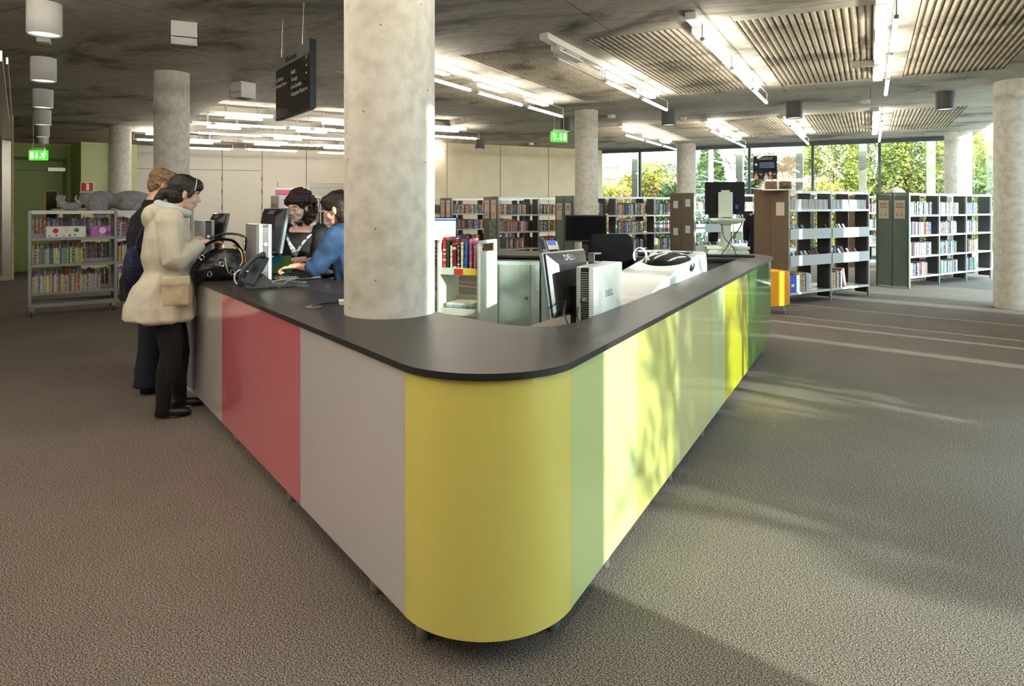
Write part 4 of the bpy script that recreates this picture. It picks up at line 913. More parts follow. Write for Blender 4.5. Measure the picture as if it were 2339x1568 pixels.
def monitor(label, loc, rz, w_=.41, h=.33, stand=.14, tilt=8, screen=None, logo=True, group=None, neck=True):
    """screen faces local +y, back faces local -y; loc = foot on the desk"""
    t = thing('computer_monitor', label, 'monitor', loc, rz, group)
    M = Matrix.Translation((0, 0, stand+h/2)) @ Matrix.Rotation(R(-tilt), 4, 'X')
    def put(q): q.v = [tuple(M @ Vector(v)) for v in q.v]; return q
    q = MB(); q.b2(-w_/2, w_/2, .0, .022, -h/2, h/2); put(q).build('bezel', mat('bezel_silver', (120, 130, 136), .3, .3) if logo else M_black, t, bevel=.003)
    q = MB(); q.loft([[(-w_/2+.004, 0, -h/2+.004), (w_/2-.004, 0, -h/2+.004), (w_/2-.004, 0, h/2-.004), (-w_/2+.004, 0, h/2-.004)], [(-w_/2+.01, -.012, -h/2+.01), (w_/2-.01, -.012, -h/2+.01), (w_/2-.01, -.012, h/2-.01), (-w_/2+.01, -.012, h/2-.01)], [(-w_/2+.07, -.045, -h/2+.05), (w_/2-.07, -.045, -h/2+.05), (w_/2-.07, -.045, h/2-.07), (-w_/2+.07, -.045, h/2-.07)]]); put(q).build('back_shell', M_mback, t, bevel=.004)
    q = MB(); q.b2(-w_/2+.014, w_/2-.014, .0215, .0235, -h/2+.018, h/2-.014); put(q).build('screen', screen or M_scr_off, t)
    q = MB(); q.box((0, -.055, stand*.6+h*.22), (.09, .03, stand+h*.42)); q.build('neck', M_black, t, bevel=.006)
    q = MB(); q.lathe([(.13, 0), (.13, .006), (.08, .016), (.02, .022)], (0, -.02, 0), 28); q.build('foot', M_black, t, smooth=True)
    if logo:
        text('DELL', .05, mat('logo_grey', (150, 156, 165), .4), M @ face_mat((0, -.0305, h/2-.04), (1, 0, 0), (0, .55, 1)), t, 'lettering')
    return t
# right side of the desk, behind the ledge
p = QR(1.12, .42)
rU = RZ_U
monitor('black monitor seen from behind, beside silver computer on the work desk', (.30, 3.60, .741), R(53), h=.34, stand=.18, tilt=9)
tw = tower('silver upright computer standing behind the ledge of the desk', (.36, 3.33, .741), RZ_U, h=.455, l=.40, w_=.115)
# lead round the monitor foot and rolled paper in front
q = MB(); q.cyl((.215, 3.10, .90), (.345, 3.14, .93), .03, .03, 18); q.cyl((.215, 3.10, .90), (.213, 3.0995, .8995), .012, n=10); o = q.build('paper_roll', mat('till_roll', (240, 226, 212), .6), bevel=.004); tag(o, 'white paper roll lying below the black monitor', 'paper roll'); PR = o
q = MB(); q.box((.28, 3.12, .855), (.16, .09, .05), R(17)); q.box((.28, 3.14, .80), (.1, .06, .12), R(17)); o = q.build('cable_tray', M_black); tag(o, 'small black tray carrying the white paper roll', 'tray'); o.location.z = 0
q = MB(); q.tube(smoothpath([(.27, 3.40, 1.02), (.25, 3.25, .98), (.26, 3.13, .95), (.28, 3.05, .93), (.30, 3.08, .88), (.33, 3.3, .76)]), .005, 6); q.tube(smoothpath([(.33, 3.38, 1.0), (.31, 3.2, .97), (.32, 3.1, .92), (.33, 3.2, .8), (.36, 3.4, .75)]), .004, 6); tag(q.build('monitor_cable', M_black), 'black cables looping over the paper roll', 'cable')
mkt = thing('monitor_clip', 'small folded bracket on top of the silver computer', 'bracket', (.435, 3.56, 1.198), R(50)); q = MB(); q.b2(-.03, .03, -.02, .02, 0, .008); q.b2(-.03, -.024, -.02, .02, 0, .045); q.b2(-.03, .04, -.02, .02, .045, .053); q.build('bracket', mat('grey_beige_plastic', (100, 96, 92), .4), mkt, bevel=.003)
# white document machine
sc_ = thing('label_printer', 'large white curved desktop machine with black smoked hood', 'machine', tuple(QR(2.95, .50).to_3d()+Vector((0, 0, .741))), RZ_U)
M_mw = mat('machine_white', (240, 240, 234), .3, coat=.3)
q = MB(); prof = [(-1.0, .0), (-1.0, .20), (-.6, .28), (-.25, .31), (.05, .34), (.32, .37), (.45, .36), (.53, .28), (.55, .1), (.53, 0)]
q.loft([[(x, -.22, z) for x, z in prof], [(x, -.19, z+.0) for x, z in prof], [(x, .16, z+.0) for x, z in prof], [(x, .2, z-.02 if z > .05 else z) for x, z in prof]]); q.build('body', M_mw, sc_, bevel=.02, seg=3)
q = MB(); q.ell((.06, -.03, .29), (.31, .20, .105), 28, 14, Matrix.Rotation(R(-5), 3, 'Y')); q.build('smoked_hood', mat('smoked_plastic', (16, 20, 24), .1), sc_, smooth=True)
q = MB(); q.b2(.31, .43, -.14, .12, .372, .384); q.build('control_panel', mat('panel_dark', (50, 56, 62), .3), sc_)
q = MB(); q.b2(.33, .36, -.1, -.06, .384, .388); q.b2(.38, .40, -.05, -.02, .384, .388); q.build('button', M_white, sc_)
q = MB(); prof2 = [(.44, .0), (.44, .39), (.49, .37), (.52, .3), (.545, .0)]; q.loft([[(x, -.235, z) for x, z in prof2], [(x, .21, z) for x, z in prof2]]); q.build('end_cap', M_mw, sc_, bevel=.012)
q = MB(); q.tube([(.0, .17+.05*math.cos(a), .37+.06*math.sin(a)) for a in [R(d) for d in range(-40, 230, 18)]], .022, 8, flat=.25); q.build('paper_loop', M_paper, sc_)
q = MB()
for k in range(6): q.b2(-1.0, -.1-.03*k, -.225+.004*k, -.221, .02+k*.03, .022+k*.03)
q.build('seam', mat('seam_grey', (190, 190, 184), .6), sc_)
q = MB(); q.b2(-.02, .16, -.224, -.220, .20, .23); q.b2(.0, .22, -.224, -.220, .13, .16); q.build('rating_label', mat('label_silver', (170, 172, 160), .5), sc_)
pst = thing('paper_stack', 'stack of bright white sheets on the work desk beside white machine', 'paper', tuple(QR(1.75, .43).to_3d()+Vector((0, 0, .741))), RZ_U)
q = MB(); q.b2(-.02, .5, -.12, .2, 0, .16); q.build('sheets', M_paper, pst); 
q = MB(); q.b2(-.03, .52, -.14, .21, .161, .167); q.build('cover_sheet', M_paper, pst)
# back counter: lit screen, phone, keyboard, black monitor, reader, kiosk
M_scr_on = mat('screen_lit', (200, 216, 232), .4, emis=.9)
mb_ = monitor('lit monitor with pale blue screen right of the big column', (X(1003, 7.75), 7.75, CT), R(180-4), w_=.42, h=.28, stand=.12, tilt=-6, screen=M_scr_on, logo=False)
q = MB(); q.b2(-.2, .2, .0225, .0245, .362, .378); q.b2(-.2, .2, .0225, .0245, .125, .137); q.build('screen_bar', mat('screen_blue', (30, 60, 190), .4, emis=.5), mb_)
monitor('black monitor standing on back counter behind the office chair', (X(1338, 7.55), 7.55, CT), R(180-8), w_=.47, h=.30, stand=.13, tilt=-3, logo=False)
def deskphone(t, s=1):
    q = MB(); q.add([tuple(Vector(v)*s) for v in ((-.1, -.09, 0), (.1, -.09, 0), (.1, .1, 0), (-.1, .1, 0), (-.1, -.09, .02), (.1, -.09, .02), (.1, .06, .15), (-.1, .06, .15), (.1, .1, .13), (-.1, .1, .13))], [(3, 2, 1, 0), (0, 1, 5, 4), (4, 5, 6, 7), (7, 6, 8, 9), (2, 3, 9, 8), (1, 2, 8, 6, 5), (0, 4, 7, 9, 3)]); return q
ph = thing('desk_phone', 'grey desk telephone with blue lit screen on back counter', 'telephone', (X(1256, 7.45), 7.45, CT), R(12))
deskphone(ph).build('base', mat('phone_grey', (84, 86, 88), .4), ph, bevel=.006)
tl = Matrix.Rotation(math.atan2(.13, .15), 3, 'X')
q = MB(); q.box((.03, -.013, .092), (.12, .12, .006), tl); q.build('face_plate', mat('phone_silver', (170, 160, 140), .4), ph)
q = MB(); q.box((.025, .012, .118), (.085, .065, .006), tl); q.build('screen', mat('phone_screen', (60, 70, 200), .3, emis=.8), ph)
q = MB()
for i in range(4):
    for j in range(4): q.box((-.01+i*.024, -.075+j*.014, .037+j*.012), (.014, .01, .008), tl)
q.build('keypad', M_black, ph)
q = MB(); q.tube(smoothpath([(-.085, -.07, .07), (-.085, -.03, .115), (-.085, .03, .165), (-.085, .07, .17)]), [.02]*3+[.016]*13+[.02]*3, 10); q.build('handset', mat('phone_dark', (40, 46, 54), .35), ph, smooth=True)
def keyboard(label, loc, rz, group=None):
    t = thing('keyboard', label, 'keyboard', loc, rz, group); q = MB(); q.b2(-.22, .22, -.075, .075, 0, .018); q.build('base', M_black, t, bevel=.004)
    q = MB()
    for j in range(5):
        for i in range(16): q.b2(-.21+i*.0262, -.21+i*.0262+.022, -.065+j*.026, -.065+j*.026+.021, .018, .026)
    q.build('keys', M_keys, t); return t
keyboard('black keyboard on back counter beside the desk phone', (X(1315, 7.3), 7.38, CT), R(-8))
keyboard('black keyboard on the left counter in front of the blue-clad person', (X(697, 4.95), 4.97, CT), R(35))
cr = thing('card_reader', 'flat black and silver card reader on back counter', 'card reader', (X(1478, 7.25), 7.25, CT+.0), R(-8))
q = MB(); q.b2(-.1, .1, -.1, .1, .008, .04); q.build('base', M_black, cr, bevel=.004); q = MB(); q.b2(-.095, .095, -.095, .095, .04, .05); q.build('top_plate', mat('bluish_silver', (170, 180, 210), .3, .2), cr); q = MB(); q.b2(.02, .06, -.104, -.1, .012, .038); q.build('sticker', mat('orange_sticker', (224, 160, 80), .6), cr)
# self service kiosk seen from behind
M_ki = mat('kiosk_cream', (214, 218, 196), .4)
ks = thing('self_service_machine', 'cream self-service machine with black screen seen from behind', 'machine', (X(1658, 7.2), 7.2, CT), R(-8))
q = MB(); q.b2(-.25, .26, -.2, .22, 0, .022); q.build('base_plate', M_black, ks, bevel=.006)
q = MB(); q.b2(-.21, .21, -.16, .18, .022, .06); q.build('base_tray', M_ki, ks, bevel=.006)
q = MB(); q.b2(-.22, -.06, -.15, .15, .075, .105); q.b2(.08, .22, -.15, .15, .075, .105); q.b2(-.2, -.07, -.14, .14, .06, .075); q.b2(.09, .2, -.14, .14, .06, .075); q.build('platform', M_ki, ks, bevel=.006)
q = MB(); q.loft([[(-.055, -.03, .06), (.055, -.03, .06), (.055, .05, .06), (-.055, .05, .06)], [(-.045, -.03, .32), (.045, -.03, .32), (.045, .05, .32), (-.045, .05, .32)], [(-.075, -.05, .36), (.075, -.05, .36), (.075, .06, .36), (-.075, .06, .36)]]); q.build('column', M_ki, ks, bevel=.006)
q = MB(); q.loft([[(-.07, -.07, .34), (.10, -.07, .34), (.10, .08, .34), (-.07, .08, .34)], [(-.18, -.11, .375), (.18, -.11, .375), (.18, .13, .375), (-.18, .13, .375)], [(-.18, -.11, .40), (.18, -.11, .40), (.18, .13, .40), (-.18, .13, .40)]]); q.build('tray', M_ki, ks, bevel=.008)
q = MB(); q.b2(-.075, .075, .02, .05, .41, .68); q.b2(-.045, .045, .02, .045, .68, .70); q.build('mount_plate', M_ki, ks, bevel=.004)
q = MB(); q.b2(-.205, .205, .055, .1, .44, .79); q.b2(-.16, .16, .05, .056, .5, .74); q.build('screen_back', M_blackm, ks, bevel=.006)
q = MB(); q.b2(.10, .135, .03, .055, .5, .545); q.build('cable_plug', mat('plug_blue', (30, 60, 170), .4), ks)
q = MB(); q.tube(smoothpath([(.118, .04, .5), (.15, -.02, .44), (.16, -.05, .36), (.10, -.09, .26), (.03, -.12, .18), (-.02, -.18, .1), (-.08, -.21, .03)]), .006, 6); q.tube(smoothpath([(-.05, -.055, .34), (-.03, -.07, .2), (.04, -.18, .1), (.09, -.21, -.04)]), .004, 6); q.build('cable', M_black, ks)
# office chair
oc = thing('office_chair', 'black high-backed office chair with green tag inside the desk', 'chair', (X(1380, 5.9), 5.9, 0), R(8))
M_fab = mat('black_fabric', (14, 14, 16), .95, spec=.1, bump=.2, bscale=200)
q = MB(); prof = [(0, -.2, .58), (0, -.22, .62), (0, -.23, 1.0), (0, -.21, 1.22)]
rings = []
for z, w_, y in ((.56, .17, -.2), (.62, .2, -.21), (.8, .2, -.225), (1.0, .2, -.22), (1.15, .195, -.21), (1.235, .18, -.2), (1.26, .15, -.19)):
    rings.append([(math.copysign(abs(math.cos(a))**.5, math.cos(a))*w_, y+math.copysign(abs(math.sin(a))**.6, math.sin(a))*.035, z) for a in [2*math.pi*k/20 for k in range(20)]])
q.loft(rings); q.build('backrest', M_fab, oc, smooth=True)
q = MB(); q.ell((0, .06, .5), (.24, .24, .05), 24, 8); q.build('seat', M_fab, oc, smooth=True)
q = MB(); q.tube([(0, -.24, .95), (0, -.26, .6), (0, -.2, .46), (0, .0, .45)], .02, 8, flat=.5); q.build('back_support', M_black, oc)
q = MB(); q.cyl((0, .03, .1), (0, .03, .46), .028); q.build('gas_column', M_black, oc)
q = MB()
for k in range(5):
    a = R(72*k+20); q.tube([(0, .03, .12), (.28*math.cos(a), .03+.28*math.sin(a), .07)], [.025, .015], 8)
q.build('base', M_black, oc)
for k in range(5):
    a = R(72*k+20); q = MB(); q.cyl((.28*math.cos(a)-.02, .03+.28*math.sin(a), .03), (.28*math.cos(a)+.02, .03+.28*math.sin(a), .03), .03); q.build('caster', M_black, oc)
for sx in (-1, 1):
    q = MB(); q.tube([(sx*.22, .1, .48), (sx*.27, .08, .55), (sx*.27, .05, .68)], .014); q.b2(sx*.27-.03, sx*.27+.03, -.08, .18, .68, .70); q.build('armrest', M_black, oc, bevel=.006)
q = MB(); q.b2(-.03, .06, -.262, -.256, .955, .98); o = q.build('tag', mat('tag_green', (60, 190, 40), .5), oc); o['label'] = 'green tag'
# cream chair shell under the back counter
ch = thing('shell_chair', 'cream-edged chair with black seat under the back counter', 'chair', (X(1625, 6.35), 6.2, 0), R(-10))
q = MB(); q.tube(smoothpath([(-.2, 0, .45), (-.2, .02, .7), (-.15, .03, .84), (-.02, .03, .87), (.2, .03, .87)]), .02, 8); q.b2(-.19, -.16, -.0, .02, .45, .8); q.build('frame', M_ki, ch, smooth=True)
q = MB(); q.b2(-.15, .2, .0, .03, .5, .83); q.build('backrest', M_blackm, ch, bevel=.02); q = MB(); q.b2(-.19, .2, -.36, .0, .43, .48); q.build('seat', M_blackm, ch, bevel=.015)
for x, y in ((-.17, -.33), (.18, -.33), (-.17, 0), (.18, 0)): q = MB(); q.cyl((x, y, 0), (x, y, .44), .012); q.build('leg', M_chrome, ch)
# yellow armchair at the right
ya = thing('yellow_armchair', 'small yellow upholstered chair with chrome leg by brown bookcase', 'chair', (X(1752, 9.35), 9.42, 0), R(20))
M_yel = mat('yellow_fabric', (240, 166, 20), .7, bump=.1, bscale=150)
q = MB(); rings = []
for z, w_ in ((.13, .22), (.16, .25), (.35, .27), (.5, .27), (.585, .25), (.6, .22)):
    rings.append([(math.copysign(abs(math.cos(a))**.35, math.cos(a))*w_, math.copysign(abs(math.sin(a))**.4, math.sin(a))*.25, z) for a in [2*math.pi*k/28 for k in range(28)]])
q.loft(rings); q.build('seat', M_yel, ya, smooth=True)
for x, y in ((-.2, -.18), (.2, -.18), (-.2, .18), (.2, .18)): q = MB(); q.tube([(x*.8, y*.8, .13), (x, y, .0)], [.014, .01], 10); q.cyl((x, y, 0), (x, y, .012), .02, n=14); q.build('leg', M_chrome, ya)
# ---- left counter
tower('silver upright computer on left counter behind the telephone', (X(606, 4.85), 4.85, CT), R(125), h=.40, l=.34, w_=.11)
tower('silver computer partly hidden by the cream coat', (X(476, 6.1), 6.1, CT), R(125), h=.4, l=.34, w_=.12)
monitor('black monitor on left counter facing the curly-haired woman', (X(622, 5.12), 5.12, CT-.0), R(-48), h=.34, stand=.18, tilt=10)
monitor('black monitor further along the left counter', (X(496, 6.35), 6.35, CT), R(-50), h=.33, stand=.14, tilt=12)
# desk phone with handset and coiled lead
tp = thing('desk_phone', 'dark blue-grey desk telephone with coiled lead on left counter', 'telephone', (X(585, 4.42), 4.42, CT), R(-50))
M_ph = mat('phone_bluegrey', (52, 62, 74), .35)
q = MB(); q.box((0, .0, .11), (.19, .022, .20), Matrix.Rotation(R(-28), 3, 'X')); q.build('face', M_ph, tp, bevel=.008)
q = MB(); q.add([(-.07, -.05, 0), (.07, -.05, 0), (.07, .12, 0), (-.07, .12, 0), (-.05, .03, .09), (.05, .03, .09)], [(3, 2, 1, 0), (0, 1, 5, 4), (2, 3, 4, 5), (0, 4, 3), (1, 2, 5)]); q.build('stand', mat('phone_stand', (90, 84, 76), .5), tp)
q = MB(); q.tube(smoothpath([(.075, -.105, .03), (.085, -.125, .08), (.085, -.10, .14), (.075, -.03, .20), (.07, .03, .215)]), [.022]*5+[.015]*17+[.022]*3, 10); q.build('handset', M_ph, tp, smooth=True)
q = MB(); q.box((-.03, -.028, .135), (.09, .004, .06), Matrix.Rotation(R(-28), 3, 'X')); q.build('screen', M_scr_off, tp)
pa = Vector((X(610, 4.3), 4.33, CT+.012)); pts = []
for i in range(170):
    k = i/169; b_ = bez(pa, pa+Vector((.09, -.02, 0)), pa+Vector((.13, .08, 0)), pa+Vector((.23, .10, 0)), 100)[int(k*100)]
    a = i*.85; pts.append(b_+Vector((0, .009*math.cos(a), .009*math.sin(a)+.0)))
q = MB(); q.tube(pts, .0026, 5); tag(q.build('coiled_cord', M_ph), 'dark coiled telephone cord lying on the left counter', 'cord')
q = MB(); c0_ = Vector((X(548, 4.5), 4.52, CT+.05)); q.tube([c0_+Vector((-.055*math.cos(a)+.01, .0, .055*math.sin(a)-.0)) for a in [R(d) for d in range(-50, 140, 12)]]+[c0_+Vector((.12, .0, .03)), c0_+Vector((.2, .05, -.04))], .006, 8); tag(q.build('white_cable', mat('cable_white', (232, 228, 222), .4)), 'thick white cable looping beside the telephone', 'cable')
random.seed(31)
for i, (a, b, c, d, lab) in enumerate((((600, 4.9), (640, 5.0), (680, 4.7), (787, 4.9), 'thin black cable running across the left counter'), ((620, 4.7), (660, 4.95), (650, 4.6), (700, 4.65), 'grey cable curling by the keyboard'), ((716, 3.56), (740, 3.7), (770, 3.6), (800, 3.8), 'black cable coming out of the grommet'), ((640, 4.4), (655, 4.8), (690, 5.3), (740, 5.0), 'pale thin cable beside the keyboard'))):
    P = [(X(x, z), z, CT+.006) for x, z in (a, b, c, d)]; q = MB(); q.tube(bez(*P, 16), .004, 6); tag(q.build('desk_cable', M_black if i % 2 == 0 else M_silverd), lab, 'cable')
q = MB(); q.box((X(784, 3.62), 3.66, CT+.012), (.06, .09, .02), R(20)); tag(q.build('paper_pad', M_paper), 'small white pad half hidden by the big column', 'notepad')
q = MB(); q.box((X(640, 5.35), 5.3, CT+.07), (.2, .02, .14), R(20)); tag(q.build('leaflet', mat('leaflet_green', (120, 180, 70), .6, col2=(60, 150, 200), vscale=12)), 'green and blue leaflet propped behind the black monitor', 'leaflet')
# ---- handbag on the counter
hb = thing('handbag', 'slouchy black leather handbag with buckles on the left counter', 'handbag', (X(500, 4.88), 4.88, CT), R(18))
M_lea = mat('black_leather', (20, 20, 26), .3, bump=.3, bscale=25)
q = MB(); rings = []
for z, a, b, ox in ((.0, .17, .08, 0), (.02, .19, .095, 0), (.08, .19, .10, .0), (.14, .165, .085, .01), (.19, .12, .055, .04), (.22, .09, .03, .06)):
    rings.append([(ox+math.copysign(abs(math.cos(t_))**.7, math.cos(t_))*a, math.copysign(abs(math.sin(t_))**.8, math.sin(t_))*b, z+.014*math.sin(3*t_)) for t_ in [2*math.pi*k/24 for k in range(24)]])
q.loft(rings); fuse(q, 'bag_body', M_lea, hb, voxel=.007, smooth=2, bump=.008, bs=14)
q = MB(); q.tube(smoothpath([(-.12, -.03, .18), (-.07, -.06, .26), (.0, -.06, .29), (.10, -.05, .28), (.16, -.03, .20)]), .016, 8, flat=.5); q.build('handle', M_lea, hb, smooth=True)
q = MB(); q.tube(smoothpath([(-.11, .03, .2), (-.05, .05, .30), (.06, .05, .33), (.17, .04, .30), (.17, .03, .2)]), .016, 8, flat=.5); q.build('handle', M_lea, hb, smooth=True)
q = MB()
for x, z in ((-.1, .17), (.03, .12), (.1, .06), (-.05, .05)):
    q.tube([(x+.014*math.cos(a), -.112, z+.018*math.sin(a)) for a in [R(d) for d in range(0, 361, 30)]], .003, 6)
q.build('buckle', M_chrome, hb)
q = MB(); q.tube([(.05, -.115, .17), (.06, -.12, .11), (.075, -.118, .05)], [.012, .016, .004], 8, flat=.4); q.build('strap_end', mat('pale_lining', (190, 196, 170), .5), hb)
q = MB(); q.tube(smoothpath([(.10, -.04, .25), (.15, -.07, .21), (.165, -.09, .14), (.15, -.10, .10)]), .006, 6); q.build('zip', mat('brass', (190, 150, 100), .25, .9), hb)
q = MB(); pth = [(X(984, 6.6), .02), (X(995, 6.6), .5), (X(1003, 6.6), .82), (X(1010, 6.6), .94), (X(1022, 6.6), 1.0), (X(1048, 6.6), 1.01)]
sp_ = [(p.x, p.y) for p in smoothpath([(a, b, 0) for a, b in pth], 5)]
q.loft([[(x, 6.62, z) for x, z in sp_]+[(x+.02, 6.62, z-.022) for x, z in reversed(sp_)], [(x, 7.1, z) for x, z in sp_]+[(x+.02, 7.1, z-.022) for x, z in reversed(sp_)]])
o = q.build('curved_screen', mat('screen_edge_grey', (96, 104, 112), .4)); shade(o); tag(o, 'curved grey-edged screen between the big column and book trolley', 'screen')
hp_ = F2 @ Vector((.18, .35, 1.735)); q = MB(); q.lathe([(.17, 0), (.15, .035), (.09, .085), (.02, .10)], tuple(hp_), 24); tag(q.build('domed_cover', mat('pale_straw', (206, 200, 180), .7, var=.2, vscale=40), smooth=True), 'pale domed object on top of the Adult Fiction bookcase', 'cover')
# plush animals on the mobile shelf
M_plush = mat('grey_plush', (172, 170, 174), .95, bump=.6, bscale=90, var=.25, vscale=30); M_plushl = mat('pale_plush', (206, 190, 176), .95, bump=.4, bscale=90)
el = thing('plush_elephant', 'large grey plush elephant lying along the mobile bookshelf', 'soft toy', tuple(FT @ Vector((.86, .25, HT))), R(35)); el.scale = (1.22, 1.1, 1.35)
q = MB(); q.ell((.30, 0, .10), (.24, .13, .115), 20, 12); q.ell((.52, 0, .08), (.11, .09, .07)); q.ell((-.02, 0, .10), (.15, .12, .11)); q.ell((-.14, 0, .10), (.11, .10, .11))
q.tube(smoothpath([(-.2, -.02, .07), (-.30, -.06, .04), (-.38, -.08, .05), (-.42, -.08, .11), (-.41, -.08, .16)]), [.05]*6+[.045]*6+[.04]*6+[.045]*7, 12)
q.tube([(.22, -.1, .1), (.2, -.16, .06), (.30, -.18, .035), (.38, -.17, .035)], [.06, .062, .055, .05], 12); q.tube([(.5, -.04, .06), (.62, -.07, .05), (.7, -.07, .055)], [.06, .055, .05], 12)
fuse(q, 'body', M_plush, el, voxel=.009, smooth=3, bump=.004, bs=70)
q = MB(); q.ell((-.05, -.14, .06), (.10, .03, .12), 18, 10, Matrix.Rotation(R(-12), 3, 'Y')); q.ell((-.04, -.15, -.01), (.08, .028, .08)); fuse(q, 'ear', M_plush, el, voxel=.008, smooth=3, bump=.003, bs=70)
q = MB(); q.tube([(-.24, -.11, .08), (-.28, -.13, .12), (-.27, -.13, .16)], [.014, .012, .006], 8); q.ell((-.17, -.06, .19), (.07, .05, .02)); q.build('tusk', M_plushl, el, smooth=True)
q = MB(); q.ell((.735, -.07, .055), (.012, .045, .045)); q.build('foot_pad', M_plushl, el, smooth=True)
sn = thing('plush_reptile', 'brown patterned plush reptile lying left of the plush elephant', 'soft toy', tuple(FT @ Vector((.36, .20, HT))), R(35))
q = MB(); q.tube([(-.14, 0, .012), (.0, 0, .035), (.15, 0, .055), (.30, .02, .075), (.45, .05, .085)], [.008, .028, .045, .055, .06], 14, flat=.8); fuse(q, 'body', mat('reptile_brown', (96, 66, 34), .8, col2=(40, 28, 18), vscale=30, bump=.4, bscale=60), sn, voxel=.007, smooth=2, bump=.004, bs=50)
q = MB(); q.tube([(-.12, -.01, .012), (.1, -.025, .018), (.3, -.03, .022)], [.008, .014, .016], 10); q.build('underside', mat('reptile_cream', (206, 186, 130), .9), sn, smooth=True)
# ================================================================ PEOPLE  (local x = forward, y = left, z = up)
M_skin = mat('skin', (214, 164, 138), .5); M_skin2 = mat('skin_pale', (226, 186, 166), .5)
M_eyew = mat('eye_white', (236, 232, 226), .3); M_iris = mat('iris', (50, 36, 28), .3)
def V3(*a): return Vector(a)
def head_shapes(q, hc, M):
    def P(x, y, z): return hc + M @ Vector((x, y, z))
    def E(c, r): q.ell(P(*c), r, 16, 10, M)
    E((-.012, 0, .035), (.096, .076, .086)); E((.02, 0, -.02), (.068, .062, .085)); E((.038, 0, -.072), (.046, .045, .036)); E((.066, 0, -.094), (.018, .021, .016))
    q.tube([P(.078, 0, .012), P(.098, 0, -.018), P(.103, 0, -.032)], [.008, .011, .014], 8); E((.088, .010, -.035), (.011, .009, .008)); E((.088, -.010, -.035), (.011, .009, .008))
    E((.079, 0, -.055), (.012, .024, .0065)); E((.077, 0, -.066), (.012, .022, .0065))
    E((.072, 0, .028), (.016, .05, .011))
    for s in (-1, 1): E((.05, s*.035, -.03), (.03, .026, .03)); E((-.008, s*.076, -.01), (.017, .010, .031)); E((-.014, s*.082, .002), (.010, .008, .02))
def face_parts(root, hc, M, lipc=(196, 122, 114), eyes=True):
    def P(x, y, z): return hc + M @ Vector((x, y, z))
    for s in (-1, 1):
        q = MB(); q.ell(P(.071, s*.029, .004), (.0135, .014, .0085), 12, 8, M); e = q.build('eye', M_eyew, root, smooth=True)
        q = MB(); q.ell(P(.0815, s*.029, .003), (.004, .0065, .0065), 10, 6, M); q.build('iris', M_iris, e, smooth=True)
        q = MB(); q.tube([P(.083, s*.012, .026), P(.085, s*.03, .033), P(.070, s*.050, .027)], [.003, .0035, .002], 6); q.build('eyebrow', mat('eyebrow_brown', (60, 42, 34), .8), root)
    q = MB(); q.ell(P(.084, 0, -.055), (.009, .021, .005), 12, 8, M); q.ell(P(.083, 0, -.065), (.009, .018, .0055), 12, 8, M); q.build('lips', mat('lips_%d' % lipc[0], lipc, .4), root, smooth=True)
def hand(q, w, d, pn, th, curl=.5, s=1.0):
    """w wrist, d pointing direction, pn palm normal, th thumb side"""
    d = d.normalized(); pn = (pn-d*pn.dot(d)).normalized(); sd_ = d.cross(pn).normalized()
    if sd_.dot(th) < 0: sd_ = -sd_
    for k, off in enumerate((-.03, -.01, .01, .03)):
        q.tube([w+sd_*off*.6*s, w+d*.085*s+sd_*off*s], [.014*s, .0115*s], 8)
    q.ell(w+d*.045*s, (.03*s,)*3, 10, 8) if 0 else q.tube([w-d*.02, w+d*.05*s], [.024*s, .022*s], 10)
    for off, ln in ((-.031, .062), (-.0105, .076), (.0105, .080), (.031, .070)):
        p = w+d*.085*s+sd_*off*s; dirv = d.copy(); pts = [p]; a = curl*(1+.15*math.sin(off*60))
        for k, fr in enumerate((.42, .32, .26)):
            dirv = (dirv*math.cos(a*(.5+.35*k))+pn*math.sin(a*(.5+.35*k))).normalized(); p = p+dirv*ln*fr*s; pts.append(p)
        q.tube(pts, [.0095*s, .009*s, .0085*s, .0065*s], 8)
    p = w+d*.02*s+sd_*.025*s; p2 = p+(d*.6+sd_*.8).normalized()*.04*s; p3 = p2+(d*.9+sd_*.25+pn*.4).normalized()*.034*s; q.tube([p, p2, p3], [.014*s, .011*s, .008*s], 8)
def limb(q, pts, rs, n=12):
    q.tube(smoothpath(pts, 4), [rs[min(int(i/4), len(rs)-1)]*(1-(i % 4)/4)+rs[min(int(i/4)+1, len(rs)-1)]*((i % 4)/4) for i in range((len(pts)-1)*4+1)], n)
def oval(c, rx, ry, z, n=24, lean=0): return [(c[0]+rx*math.cos(2*math.pi*k/n), c[1]+ry*math.sin(2*math.pi*k/n), z) for k in range(n)]
